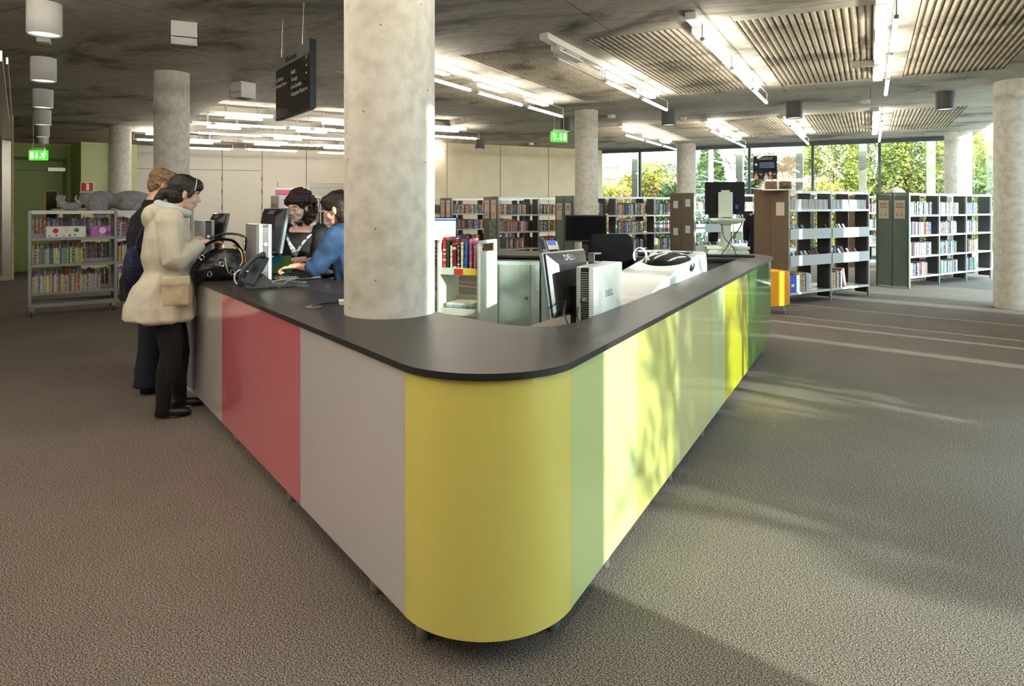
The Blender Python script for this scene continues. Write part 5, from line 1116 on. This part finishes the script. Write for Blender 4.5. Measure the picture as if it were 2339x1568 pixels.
def figure(label, loc, rz, hc, hp, hy, sh, el_, wr, hd_, hips=(0, 0, .88), knees=None, ankles=None, skin=None, chest=(.0, 1.22), curl=.6, palm=(0, 0, -1), gaze=None):
    t = thing('person', label, 'person', loc, rz)
    hcv = Vector(hc); M = Matrix.Rotation(R(hy), 3, 'Z') @ Matrix.Rotation(R(hp), 3, 'Y')
    q = MB(); head_shapes(q, hcv, M); nb = Vector((chest[0]-.0, 0, chest[1]+.20))
    q.tube([hcv+M @ Vector((-.02, 0, -.05)), nb+Vector((-.01, 0, .02)), nb+Vector((0, 0, -.06))], [.052, .055, .07], 14)
    cx, cz = chest
    q.loft([oval((hips[0], 0), .10, .155, hips[2]-.06), oval((hips[0], 0), .115, .165, hips[2]+.04), oval(((hips[0]+cx)/2, 0), .095, .13, (hips[2]+cz)/2), oval((cx, 0), .11, .155, cz), oval((cx, 0), .095, .16, cz+.13), oval((cx, 0), .06, .09, cz+.2)])
    for s in (-1, 1):
        i = 0 if s < 0 else 1
        S = Vector(sh[i]); E_ = Vector(el_[i]); W = Vector(wr[i]); limb(q, [Vector((cx, S.y*.6, S.z-.01)), S, E_, W], [.05, .052, .038, .024]); hand(q, W, Vector(hd_[i]), Vector(palm), Vector((0, -s, .4)), curl)
        hp_ = Vector((hips[0], s*.085, hips[2]-.02)); K = Vector(knees[i]) if knees else Vector((0, s*.09, .48)); A = Vector(ankles[i]) if ankles else Vector((-.02, s*.09, .09))
        limb(q, [hp_, K, A], [.085, .055, .036]); q.tube([A+Vector((-.03, 0, -.03)), A+Vector((.05, 0, -.055)), A+Vector((.14, s*.01, -.065))], [.032, .032, .018], 10)
    fuse(q, 'body', skin or M_skin, t, voxel=.0065, smooth=2)
    face_parts(t, hcv, M)
    return t, hcv, M
def garment(t, name, m, rings=(), tubes=(), ells=(), voxel=.010, bump=.004, bs=12, smooth=3, seedo=0):
    q = MB()
    if rings: q.loft(rings)
    for p, r in tubes: limb(q, [Vector(v) for v in p], r)
    for e in ells: q.ell(*e)
    return fuse(q, name, m, t, voxel=voxel, smooth=smooth, bump=bump, bs=bs, seedo=seedo)
def shoe(t, m, A, toe, r=.04, h=.0, name='shoe', shaft=None, knee=None):
    A = Vector(A); T = Vector(toe); q = MB(); d = (T-A).normalized()
    q.tube([A-d*.055, A, A+d*.06, T-d*.03, T], [.034, .042, .038, .036, .022], 14, flat=.9)
    if shaft:
        K = Vector(knee); limb(q, [A+Vector((-.0, 0, .0)), A+Vector((0, 0, .07)), A.lerp(K, .6)+Vector((-.012, 0, 0)), A.lerp(K, .88)], [.05, .05, .066, .068])
    o = fuse(q, name, m, t, voxel=.008, smooth=3)
    zmin = min(v.co.z for v in o.data.vertices); 
    for v in o.data.vertices: v.co.z = max(v.co.z, .003)
    return o
# ---------- P1 cream coat
t, hc, M = figure('woman in cream hooded coat and black boots standing at desk, reaching into handbag', (-2.47, 4.84, 0), R(28), (.115, 0, 1.585), 16, 0,
    [(.02, -.17, 1.39), (.02, .17, 1.39)], [(.03, -.23, 1.13), (.08, .24, 1.14)], [(.21, -.15, 1.235), (.24, .12, 1.23)], [(1, .35, .1), (1, -.4, -.05)], hips=(-.02, 0, .86), chest=(.01, 1.22),
    knees=[(.02, -.08, .47), (.07, .08, .47)], ankles=[(-.03, -.09, .085), (.08, .12, .085)], skin=M_skin2)
M_coat = mat('cream_coat', (208, 201, 182), .85, var=.12, vscale=5, bump=.25, bscale=9)
def wav(c, rx, ry, z, n=36, a=.012, k=9, ph=0): return [(c[0]+(rx+a*math.sin(k*2*math.pi*i/n+ph))*math.cos(2*math.pi*i/n), c[1]+(ry+a*math.sin(k*2*math.pi*i/n+ph))*math.sin(2*math.pi*i/n), z) for i in range(n)]
garment(t, 'coat', M_coat, rings=[wav((-.045, 0), .20, .21, .68), wav((-.055, 0), .235, .24, .70), wav((-.05, 0), .225, .23, .80), wav((-.02, 0), .195, .21, .93), wav((.01, 0), .155, .17, 1.035, a=.008), wav((.0, 0), .165, .19, 1.13, a=.006), wav((.0, 0), .16, .20, 1.27, a=.004), wav((.0, 0), .135, .185, 1.37, a=.002), wav((.015, 0), .095, .13, 1.44, a=0), wav((.03, 0), .075, .09, 1.475, a=0)],
    tubes=[([(.01, -.12, 1.40), (.01, -.18, 1.37), (.03, -.24, 1.13), (.13, -.195, 1.18), (.205, -.15, 1.23)], [.09, .088, .082, .068, .05]), ([(.01, .12, 1.40), (.01, .18, 1.37), (.07, .245, 1.13), (.15, .19, 1.18), (.225, .125, 1.225)], [.09, .088, .082, .068, .05])],
    ells=[((-.055, 0, 1.455), (.095, .135, .065), 20, 12), ((-.10, 0, 1.42), (.07, .11, .09), 20, 12)], bump=.012, bs=8, seedo=3)
q = MB(); q.tube([(.03+.095*math.cos(a), .105*math.sin(a), 1.475+.035*math.cos(a+math.pi)) for a in [2*math.pi*k/24 for k in range(25)]], .034, 10); fuse(q, 'hood_collar', mat('pale_lining_blue', (196, 206, 204), .85), t, voxel=.009, bump=.004, bs=20)
q = MB(); q.box((.045, -.215, .90), (.17, .06, .19), Matrix.Rotation(R(8), 3, 'X')); q.box((.045, -.235, .985), (.18, .05, .06)); fuse(q, 'pocket', mat('coat_pocket', (206, 190, 158), .85), t, voxel=.009, smooth=6, bump=.006, bs=14)
q = MB()
for d_, r_, c_ in (((-.03, 0, .045), (.105, .088, .095), 0), ((.03, 0, .075), (.072, .076, .055), 0), ((-.05, 0, -.02), (.07, .078, .09), 0)): q.ell(hc+M @ Vector(d_), r_, 18, 12, M)
q.tube([hc+M @ Vector(v) for v in ((-.09, 0, -.01), (-.14, 0, -.03), (-.16, 0, -.09), (-.15, 0, -.15))], [.035, .038, .032, .012], 10)
q.tube([hc+M @ Vector(v) for v in ((.05, -.06, .07), (.035, -.078, .02), (.02, -.08, -.03))], [.02, .018, .008], 8); q.tube([hc+M @ Vector(v) for v in ((.05, .06, .07), (.035, .078, .02), (.02, .08, -.03))], [.02, .018, .008], 8)
M_hairb = mat('hair_black_brown', (30, 22, 20), .45, bump=.5, bscale=60)
fuse(q, 'hair', M_hairb, t, voxel=.007, bump=.003, bs=80)
q = MB(); q.tube([hc+M @ Vector((.035+.012*abs(math.cos(a)), .093*math.cos(a), .035+.088*math.sin(a))) for a in [math.pi*k/20 for k in range(21)]], .009, 8, flat=.5); q.build('hairband', mat('pale_blue_band', (176, 200, 206), .4), t, smooth=True)
M_trd = mat('black_trousers', (18, 19, 24), .85); M_boot = mat('black_boot_leather', (24, 20, 18), .4)
garment(t, 'trousers', M_trd, rings=[oval((-.02, 0), .12, .18, .95), oval((-.02, 0), .13, .185, .82), oval((-.02, 0), .10, .16, .74)], tubes=[([(-.02, -.085, .80), (.02, -.085, .47), (-.01, -.09, .25)], [.105, .075, .06]), ([(-.02, .085, .80), (.07, .085, .47), (.07, .12, .25)], [.105, .075, .06])])
shoe(t, M_boot, (-.03, -.09, .045), (.15, -.10, .03), name='boot', shaft=.38, knee=(.02, -.08, .49)); shoe(t, M_boot, (.08, .12, .045), (.26, .13, .03), name='boot', shaft=.38, knee=(.07, .08, .49))
# ---------- P2 short fair hair, black coat
t, hc, M = figure('person with short fair hair in black coat and navy trousers behind the cream coat', (-2.93, 5.45, 0), R(38), (.10, 0, 1.665), 14, -6,
    [(.02, -.18, 1.44), (.02, .18, 1.44)], [(.02, -.23, 1.18), (.06, .24, 1.18)], [(.22, -.18, 1.13), (.24, .16, 1.13)], [(1, .3, .0), (1, -.3, .0)], hips=(0, 0, .90), chest=(.01, 1.26))
M_bc = mat('black_wool', (20, 21, 27), .9, bump=.3, bscale=30); M_nv = mat('navy_denim', (26, 34, 62), .85, var=.3, vscale=4)
garment(t, 'coat', M_bc, rings=[wav((-.02, 0), .18, .20, .74), wav((-.02, 0), .185, .205, .9), wav((0, 0), .16, .18, 1.05, a=.006), wav((0, 0), .16, .20, 1.28, a=.004), wav((.0, 0), .13, .19, 1.41, a=0), wav((.02, 0), .08, .10, 1.49, a=0), wav((.03, 0), .07, .075, 1.55, a=0)],
    tubes=[([(.0, -.14, 1.42), (.0, -.2, 1.34), (.02, -.24, 1.17), (.12, -.2, 1.14), (.2, -.18, 1.13)], [.08, .08, .07, .055, .042]), ([(.0, .14, 1.42), (.02, .2, 1.34), (.06, .245, 1.17), (.15, .2, 1.14), (.22, .16, 1.13)], [.08, .08, .07, .055, .042])], bump=.006)
garment(t, 'tunic', M_nv, rings=[wav((-.0, 0), .17, .19, .60, a=.014, k=7), wav((-.0, 0), .16, .185, .72, a=.01, k=7), wav((0, 0), .15, .17, .95, a=.004)])
M_tn = mat('navy_trousers', (22, 26, 42), .85)
garment(t, 'trousers', M_tn, rings=[oval((0, 0), .13, .18, .90), oval((0, 0), .13, .18, .78), oval((0, 0), .11, .17, .74)], tubes=[([(0, -.09, .8), (-.01, -.095, .45), (-.04, -.10, .06)], [.10, .088, .095]), ([(0, .09, .8), (.04, .095, .45), (.05, .10, .06)], [.10, .088, .095])], bump=.006)
shoe(t, M_boot, (-.03, -.1, .04), (.14, -.11, .03)); shoe(t, M_boot, (.06, .1, .04), (.22, .11, .03))
q = MB()
for d_, r_ in (((-.02, 0, .055), (.103, .085, .085)), ((.035, 0, .088), (.065, .072, .04)), ((-.065, 0, .0), (.052, .072, .08))): q.ell(hc+M @ Vector(d_), r_, 18, 12, M)
for s in (-1, 1): q.ell(hc+M @ Vector((-.015, s*.07, .02)), (.035, .014, .045), 12, 8, M)
fuse(q, 'hair', mat('fair_hair', (158, 128, 92), .5, col2=(92, 72, 52), vscale=40, bump=.6, bscale=70), t, voxel=.007, bump=.006, bs=60)
q = MB(); q.tube(smoothpath([(-.05, -.22, 1.40), (-.12, -.24, 1.25), (-.16, -.25, 1.08)]), .02, 8, flat=.5); q.ell((-.15, -.24, 1.02), (.075, .05, .17), 18, 12); o = fuse(q, 'shoulder_bag', mat('sequin_navy', (10, 11, 20), .2, .4, col2=(44, 54, 96), vscale=90, bump=.5, bscale=120), t, voxel=.008, bump=.003, bs=60); o['label'] = 'dark blue sequinned shoulder bag'
# ---------- P3 curly hair, pearls
t, hc, M = figure('staff woman with dark curly hair, glasses and pearl necklace behind the counter', (-1.80, 5.88, 0), R(-104), (.12, 0, 1.485), 16, -6,
    [(.05, -.17, 1.27), (.05, .17, 1.27)], [(.12, -.22, 1.07), (.14, .2, 1.07)], [(.30, -.14, 1.03), (.31, .05, 1.045)], [(1, .3, -.05), (1, -.2, -.1)], hips=(-.05, 0, .86), chest=(.03, 1.10), palm=(0, 0, -1), skin=mat('skin_fair', (238, 200, 182), .5))
M_bt = mat('black_jersey', (24, 24, 28), .85)
garment(t, 'top', M_bt, rings=[oval((-.03, 0), .15, .19, .72), oval((-.03, 0), .15, .19, .9), oval((.02, 0), .145, .18, 1.08), oval((.03, 0), .13, .19, 1.2), oval((.03, 0), .10, .17, 1.27)],
    tubes=[([(.04, -.12, 1.27), (.05, -.18, 1.265), (.12, -.225, 1.07), (.2, -.18, 1.045)], [.066, .078, .060, .046]), ([(.04, .12, 1.27), (.05, .18, 1.265), (.14, .205, 1.07), (.22, .13, 1.05)], [.066, .078, .060, .046])])
garment(t, 'trousers', M_trd, rings=[oval((-.05, 0), .125, .18, .9), oval((-.05, 0), .13, .18, .78), oval((-.05, 0), .1, .16, .72)], tubes=[([(-.05, -.085, .78), (0, -.09, .45), (-.02, -.09, .09)], [.1, .08, .06]), ([(-.05, .085, .78), (0, .09, .45), (-.02, .09, .09)], [.1, .08, .06])])
shoe(t, M_boot, (-.02, -.09, .04), (.14, -.1, .03)); shoe(t, M_boot, (-.02, .09, .04), (.14, .1, .03))
random.seed(5); q = MB(); q.ell(hc+M @ Vector((-.03, 0, .05)), (.11, .098, .095), 16, 12, M); q.ell(hc+M @ Vector((-.055, 0, -.05)), (.085, .10, .12), 16, 12, M)
for i in range(230):
    th = random.uniform(0, 2*math.pi); v = random.uniform(-1, 1); d_ = Vector((math.cos(th)*math.sqrt(1-v*v), math.sin(th)*math.sqrt(1-v*v), v))
    p = Vector((-.045+d_.x*.12, d_.y*.125, -.01+d_.z*.155))
    if p.x > .015 and p.z < .062: continue
    q.ell(hc+M @ p, random.uniform(.014, .024), 8, 6)
for i in range(26):
    a = random.uniform(-1.3, 1.3); q.ell(hc+M @ Vector((.045+.038*math.cos(a), .075*math.sin(a), .066+random.uniform(-.01, .02))), random.uniform(.012, .018), 8, 6)
fuse(q, 'hair', mat('dark_brown_curls', (46, 28, 28), .5, bump=.5, bscale=80), t, voxel=.0065, smooth=1, bump=.003, bs=90)
q = MB()
nbp = [(.045+.065*math.cos(a)+.02, .075*math.sin(a), 1.285-.075*math.cos(a)*.9) for a in [R(d) for d in range(-120, 121, 7)]]
for p in nbp: q.ell(p, .0055, 8, 6)
q.build('pearl_necklace', mat('pearl', (244, 240, 230), .2, coat=.6), t, smooth=True)
q = MB(); q.tube(smoothpath([(.06, .13, 1.285), (.13, .085, 1.22), (.175, .03, 1.12), (.185, .01, 1.02)]), .024, 8, flat=.4); q.tube(smoothpath([(.06, -.13, 1.285), (.13, -.08, 1.22), (.175, -.01, 1.12)]), .022, 8, flat=.4); q.ell((.185, .01, 1.10), (.02, .035, .03), 12, 8)
q.build('scarf', mat('check_scarf', (190, 194, 200), .8, col2=(24, 26, 34), vscale=28), t, smooth=True)
q = MB(); q.add([(.14, -.035, 1.27), (.14, .035, 1.27), (.165, 0, 1.18)], [(0, 1, 2)]) if 0 else None
for s in (-1, 1): q.tube([hc+M @ Vector((.094+.004*math.cos(a), s*.031+.021*math.cos(a), -.004+.014*math.sin(a))) for a in [2*math.pi*k/16 for k in range(17)]], .0013, 5); q.tube([hc+M @ Vector((.09, s*.052, .0)), hc+M @ Vector((-.0, s*.084, .006))], .0013, 5)
q.tube([hc+M @ Vector((.098, -.01, 0)), hc+M @ Vector((.1, 0, .003)), hc+M @ Vector((.098, .01, 0))], .0013, 5); q.build('glasses', mat('gold_wire', (150, 120, 70), .3, .8), t)
# ---------- P4 blue shirt
t, hc, M = figure('person with long dark hair in blue shirt half hidden by the big column', (-1.16, 4.98, 0), R(172), (.14, 0, 1.47), 18, 0,
    [(.07, -.18, 1.27), (.07, .18, 1.27)], [(.20, -.2, 1.07), (.20, .2, 1.07)], [(.40, -.12, 1.08), (.39, .14, 1.06)], [(1, .15, -.05), (1, -.1, -.15)], hips=(-.06, 0, .86), chest=(.04, 1.10))
M_bl = mat('blue_shirt', (48, 78, 118), .85, col2=(26, 42, 68), vscale=6)
garment(t, 'shirt', M_bl, rings=[wav((-.04, 0), .16, .2, .74), wav((-.04, 0), .155, .19, .9), wav((.02, 0), .15, .18, 1.08, a=.005), wav((.04, 0), .145, .2, 1.2, a=.003), wav((.05, 0), .12, .18, 1.31, a=0), wav((.06, 0), .08, .09, 1.37, a=0)],
    tubes=[([(.05, -.12, 1.28), (.07, -.19, 1.265), (.20, -.205, 1.07), (.27, -.17, 1.07)], [.078, .088, .068, .056]), ([(.05, .12, 1.28), (.07, .19, 1.265), (.20, .205, 1.07), (.27, .18, 1.07)], [.078, .088, .068, .056])], bump=.006)
garment(t, 'trousers', M_trd, rings=[oval((-.05, 0), .125, .18, .9), oval((-.05, 0), .13, .18, .78), oval((-.05, 0), .1, .16, .72)], tubes=[([(-.05, -.085, .78), (0, -.09, .45), (-.02, -.09, .09)], [.1, .08, .06]), ([(-.05, .085, .78), (0, .09, .45), (-.02, .09, .09)], [.1, .08, .06])])
shoe(t, M_boot, (-.02, -.09, .04), (.14, -.1, .03)); shoe(t, M_boot, (-.02, .09, .04), (.14, .1, .03))
q = MB()
for d_, r_ in (((-.02, 0, .05), (.112, .09, .092)), ((-.06, 0, -.05), (.08, .088, .12)), ((-.08, 0, -.15), (.06, .08, .10)), ((.04, 0, .085), (.062, .07, .04))): q.ell(hc+M @ Vector(d_), r_, 18, 12, M)
fuse(q, 'hair', mat('dark_brown_hair', (44, 32, 28), .5, bump=.5, bscale=60), t, voxel=.008, bump=.005, bs=40)
# ---------- P5 dark figure behind the brown-ended bookcase
t, hc, M = figure('person in dark clothes mostly hidden behind the brown-ended bookcase', (X(1737, 11.7), 11.7, 0), R(60), (.06, 0, 1.52), 10, 0,
    [(.02, -.17, 1.30), (.02, .17, 1.30)], [(.02, -.23, 1.04), (.02, .23, 1.04)], [(.12, -.2, .85), (.12, .2, .85)], [(.4, 0, -1), (.4, 0, -1)], hips=(0, 0, .84), chest=(.01, 1.13))
garment(t, 'coat', M_bc, rings=[wav((-.02, 0), .2, .22, .55), wav((-.02, 0), .19, .21, .8), wav((0, 0), .16, .18, 1.0), wav((0, 0), .16, .2, 1.18, a=.004), wav((.0, 0), .13, .19, 1.3, a=0), wav((.02, 0), .075, .09, 1.38, a=0)],
    tubes=[([(0, -.14, 1.3), (0, -.2, 1.22), (.02, -.235, 1.04), (.1, -.21, .89)], [.08, .08, .065, .048]), ([(0, .14, 1.3), (0, .2, 1.22), (.02, .235, 1.04), (.1, .21, .89)], [.08, .08, .065, .048])])
garment(t, 'trousers', M_trd, tubes=[([(0, -.085, .8), (0, -.09, .45), (-.02, -.09, .08)], [.1, .08, .065]), ([(0, .085, .8), (0, .09, .45), (-.02, .09, .08)], [.1, .08, .065])])
shoe(t, M_boot, (-.02, -.09, .04), (.14, -.1, .03)); shoe(t, M_boot, (-.02, .09, .04), (.14, .1, .03))
q = MB(); q.ell(hc+M @ Vector((-.02, 0, .05)), (.105, .085, .088), 18, 12, M); q.ell(hc+M @ Vector((-.06, 0, -.02)), (.06, .078, .09), 18, 12, M); fuse(q, 'hair', M_hairb, t, voxel=.008)

# ================================================================ OUTSIDE
def leafmat(name, c1, c2, trans=.3):
    m, N, L, b = node_mat(name); tc = N.new('ShaderNodeTexCoord'); n = N.new('ShaderNodeTexNoise'); n.inputs['Scale'].default_value = 2.2; n.inputs['Detail'].default_value = 6; L.new(tc.outputs['Object'], n.inputs['Vector'])
    r = ramp(N, [(.35, c2), (.62, c1)]); L.new(n.outputs['Fac'], r.inputs[0]); L.new(r.outputs[0], b.inputs['Base Color']); b.inputs['Roughness'].default_value = .6
    return m
def leaves(q, rnd, c, r, n, size, cone=False, core=.55):
    for i in range(n):
        if cone:
            h = rnd.random()**1.3; rr = (1-h)**.75*rnd.uniform(core, 1.05)+.05; a = rnd.uniform(0, 2*math.pi)
            p = Vector((c[0]+r[0]*rr*math.cos(a), c[1]+r[1]*rr*math.sin(a), c[2]-r[2]+2*r[2]*h)); out = Vector((math.cos(a), math.sin(a), .2))
        else:
            v = Vector((rnd.gauss(0, 1), rnd.gauss(0, 1), rnd.gauss(0, 1))).normalized(); k = rnd.uniform(core, 1)*(1+.18*noise.noise(v*3+Vector(c))); p = Vector(c)+Vector((v.x*r[0], v.y*r[1], v.z*r[2]))*k; out = v
        s = size*rnd.uniform(.6, 1.4); d = (out+Vector((rnd.gauss(0, .6), rnd.gauss(0, .6), rnd.gauss(-.2, .6)))).normalized(); w = d.cross(Vector((rnd.gauss(0, 1), rnd.gauss(0, 1), rnd.gauss(0, 1)))).normalized()
        q.add([p, p+d*s*.5+w*s*.28, p+d*s, p+d*s*.5-w*s*.28], [(0, 1, 2, 3)])
M_bark = mat('bark', (120, 96, 74), .9, var=.3, vscale=12)
def tree(name, label, cat, x, y, h, rx, m, n, size, seed, cone=False, zc=None, zr=None, group=None, trunk=True, core=.55, ry=None):
    rnd = random.Random(seed); t = thing(name, label, cat, (x, y, -.14), 0, group)
    q = MB(); zc = zc if zc is not None else h*.5; zr = zr if zr is not None else h*.5; leaves(q, rnd, (0, 0, zc), (rx, ry or rx, zr), n, size, cone, core)
    if not cone:
        for k in range(5):
            a = rnd.uniform(0, 6.28); leaves(q, rnd, (math.cos(a)*rx*.6, math.sin(a)*rx*.6, zc+rnd.uniform(-.2, .6)*zr), (rx*.5, rx*.5, zr*.45), n//8, size, False, core)
    q.build('foliage', m, t)
    if trunk:
        q = MB(); q.tube([(0, 0, 0), (.05, 0, h*.5), (0, .05, h*.9)], [.12, .08, .03], 8); q.build('trunk', M_bark, t)
    return t
LC = leafmat('conifer_leaves', (204, 204, 96), (66, 82, 28)); LY = leafmat('yellow_leaves', (206, 190, 84), (110, 110, 44)); LO = leafmat('orange_leaves', (206, 170, 96), (122, 92, 48)); LG = leafmat('green_leaves', (140, 160, 84), (56, 76, 36)); LD = leafmat('dark_leaves', (92, 110, 56), (40, 54, 28))
for i, (px, z, h, r_, lab, m) in enumerate(((1905, 27.5, 7.0, 1.8, 'tall dense conifer behind the fourth window', LC), (2010, 29, 7.6, 1.9, 'tall conifer behind the timber post right of the fourth window', LC), (2075, 27, 7.2, 1.7, 'tall dense yellow-green conifer behind the fifth window', LC), (2180, 28, 7.0, 1.7, 'tall conifer behind the round column at the corner', LC))):
    tree('conifer_tree', lab, 'tree', X(px, z), z, h, r_, m, 16000, .15, 40+i, cone=True, group='tall conifers behind the glass')
tree('conifer_tree', 'rounded green conifer beside the white pole', 'tree', X(1622, 28), 28, 4.4, 1.0, LG, 5000, .16, 50, cone=True)
tree('garden_shrub', 'yellow-green shrub behind the leftmost window', 'shrub', X(1395, 30), 30, 2.7, 1.1, LY, 3500, .15, 51)
tree('garden_shrub', 'tall orange and yellow shrub behind the second window', 'shrub', X(1475, 31), 31, 3.7, 1.25, LY, 5000, .15, 52)
tree('garden_shrub', 'orange-brown shrub low in the leftmost window', 'shrub', X(1430, 28), 28, 2.3, .9, LO, 2500, .13, 53)
tree('garden_shrub', 'dark green shrub left of the round column', 'shrub', X(1535, 27), 27, 2.6, .7, LD, 2500, .13, 54)
tree('garden_shrub', 'bushy golden shrub between house and second mullion', 'shrub', X(1510, 30), 30, 2.7, .9, LO, 2500, .14, 55)
tree('ivy_tree', 'dark ivy-clad tree behind the poster', 'tree', X(1745, 27), 27, 3.7, .7, LD, 3000, .14, 56)
tree('garden_shrub', 'pale orange shrub beneath the bare branches', 'shrub', X(1800, 26), 26, 2.9, 1.2, leafmat('pale_twigs', (226, 192, 156), (160, 116, 80)), 4000, .13, 57)
tree('garden_shrub', 'golden shrub at the foot of the conifers', 'shrub', X(1880, 24.5), 24.5, 2.6, .9, LY, 3500, .13, 58)
tree('garden_shrub', 'green shrub at the foot of the corner', 'shrub', X(2262, 24), 24, 3.4, 1.2, LG, 4000, .14, 59)
def bare(label, x, y, h, seed, spread=.5, m=None, levels=6):
    rnd = random.Random(seed); t = thing('bare_tree', label, 'tree', (x, y, -.14)); q = MB()
    def br(p, d, ln, r, lv):
        e = p+d*ln; q.tube([p, p+d*ln*.5+Vector((rnd.uniform(-1, 1), rnd.uniform(-1, 1), 0))*ln*.06, e], [r, r*.85, r*.7], 5)
        if lv == 0: return
        for k in range(3 if lv > 2 else 4):
            nd = (d+Vector((rnd.uniform(-1, 1), rnd.uniform(-1, 1), rnd.uniform(-.4, .7)))*spread*1.5).normalized(); br(p+d*ln*rnd.uniform(.6, 1), nd, ln*rnd.uniform(.62, .82), max(r*.62, .006), lv-1)
    br(Vector((0, 0, 0)), Vector((0, 0, 1)), h*.30, .10, levels); q.build('branches', m or mat('twig', (176, 140, 104), .85), t); return t
bare('bare spreading tree behind the poster and third window', X(1790, 29), 29, 5.6, 3, .5)
bare('bare tangled tree between the corner column and right column', X(2258, 27), 27, 6.0, 4, .5, mat('twig_olive', (176, 160, 104), .85))
bare('second bare tree crowding the gap beside the right column', X(2290, 25), 25, 5.6, 9, .55, mat('twig_olive', (176, 160, 104), .85))
bare('bare tree rising behind the brown-ended bookcase', X(1735, 31), 31, 6.0, 12, .5)
# houses
def house(label, x, y, rz, w_, d_, hw, hr, wall_c, roof_c, over=.3):
    t = thing('house', label, 'house', (x, y, -.14), rz)
    q = MB(); q.prism([(-w_/2, 0), (w_/2, 0), (w_/2, d_), (-w_/2, d_)], 0, hw); q.add([(-w_/2, 0, hw), (-w_/2, d_, hw), (-w_/2, d_/2, hr), (w_/2, 0, hw), (w_/2, d_, hw), (w_/2, d_/2, hr)], [(0, 2, 1), (3, 4, 5), (0, 3, 5, 2), (1, 2, 5, 4)]); q.build('walls', mat('render_%d' % wall_c[0], wall_c, .8), t)
    q = MB(); X0 = w_/2+over; sl = (hr-hw)/(d_/2)
    for s in (0, 1):
        ys, ye = (-over, d_/2) if s == 0 else (d_+over, d_/2); zs = hw-over*sl
        q.add([(-X0, ys, zs), (X0, ys, zs), (X0, ye, hr), (-X0, ye, hr), (-X0, ys, zs+.15), (X0, ys, zs+.15), (X0, ye, hr+.15), (-X0, ye, hr+.15)], [(0,1,2,3),(4,5,6,7),(0,1,5,4),(1,2,6,5),(2,3,7,6),(3,0,4,7)])
    q.build('roof', mat('roof_%d' % roof_c[0], roof_c, .8, var=.2, vscale=3), t)
    q = MB()
    for k in range(2): q.b2(-w_*.3+k*w_*.4, -w_*.3+k*w_*.4+w_*.14, -.04, .02, hw-1.8, hw-.8)
    q.build('window', mat('window_dark', (60, 66, 74), .1), t); q = MB(); q.b2(w_*.3, w_*.3+.4, d_/2-.2, d_/2+.2, hr-.3, hr+.5); q.build('chimney', mat('chimney_grey', (130, 120, 110), .8), t); return t
house('white rendered house behind the round column and third window', X(1690, 44), 44, R(-50), 9, 7, 4.7, 8.2, (248, 248, 244), (236, 232, 230))  # near-white roof colour has the sun's reflection put into it
house('distant brown-roofed house in the leftmost window', X(1408, 62), 62, R(15), 2.4, 3, 4.2, 4.9, (214, 214, 210), (150, 108, 84))
house('distant grey-roofed house in the leftmost window, left of the brown roof', X(1380, 66), 68, R(-10), 2.4, 3, 4.6, 5.5, (220, 220, 216), (100, 96, 104))
house('distant slate-roofed house left of the round column', X(1532, 55), 55, R(-12), 2.6, 3, 4.2, 5.0, (196, 180, 176), (92, 92, 104))
q = MB(); q.cyl((X(1624, 24.5), 24.5, -.14), (X(1624, 24.5), 24.5, 4.6), .10, .08, 12); q.box((X(1624, 24.5), 24.5, 4.3), (1.1, .08, .08)); tag(q.build('utility_pole', mat('pole_white', (226, 226, 220), .7), bevel=.01), 'white utility pole outside in front of the white house', 'pole')
for k, (a, b, lab) in enumerate((((1372, 388, 40), (1624, 345, 24.5), 'uppermost'), ((1372, 400, 38), (1700, 430, 24), 'second'), ((1372, 374, 42), (1624, 415, 24.5), 'third'), ((1600, 400, 26), (1860, 425, 22.5), 'lowest'))):
    A = Vector((X(a[0], a[2]), a[2], H(a[1], a[2]))); B = Vector((X(b[0], b[2]), b[2], H(b[1], b[2]))); mid = (A+B)/2-Vector((0, 0, .25)); q = MB(); q.tube([A.lerp(B, i/10)+Vector((0, 0, -.3*math.sin(math.pi*i/10))) for i in range(11)], .012, 5)
    tag(q.build('overhead_wire', mat('wire_pale', (220, 220, 214), .6)), 'pale overhead wire crossing the left windows, %s of four' % lab, 'wire')
# unseen planting added along the glazed side to dapple the sun
SIDE = [(5.3, 5.6, 2.5, .8, 71, 'rightmost'), (3.6, 6.2, 2.2, .8, 72, 'second'), (2.2, 8.4, 4.2, 1.0, 73, 'leaning'), (14.5, 6.5, 2.6, .9, 74, 'corner')]
for i, (s, t_, h, r_, sd_, nm_) in enumerate(SIDE):
    p = ST(s, t_); tree('garden_shrub', '%s leafy shrub added out of view to dapple the sun through the glazing' % nm_, 'shrub', p.x, p.y, h, r_, LG, 1600, .2, sd_, core=.3, group='added shrubs outside the glazed side')
bare('added unseen bare slender tree striping the sun, nearest the leafy shrubs', *ST(4.6, 5.2).xy, 5.0, 21, .45, levels=5)  # trees out of view, put in for their branch shadows on the carpet
bare('added unseen bare forked tree striping the sun further along the glazed side', *ST(5.8, 6.6).xy, 5.4, 23, .5, levels=5)
bare('added unseen bare tree striping the sun beside the solid panels', *ST(2.6, 5.8).xy, 4.6, 27, .5, levels=5)
# (end)
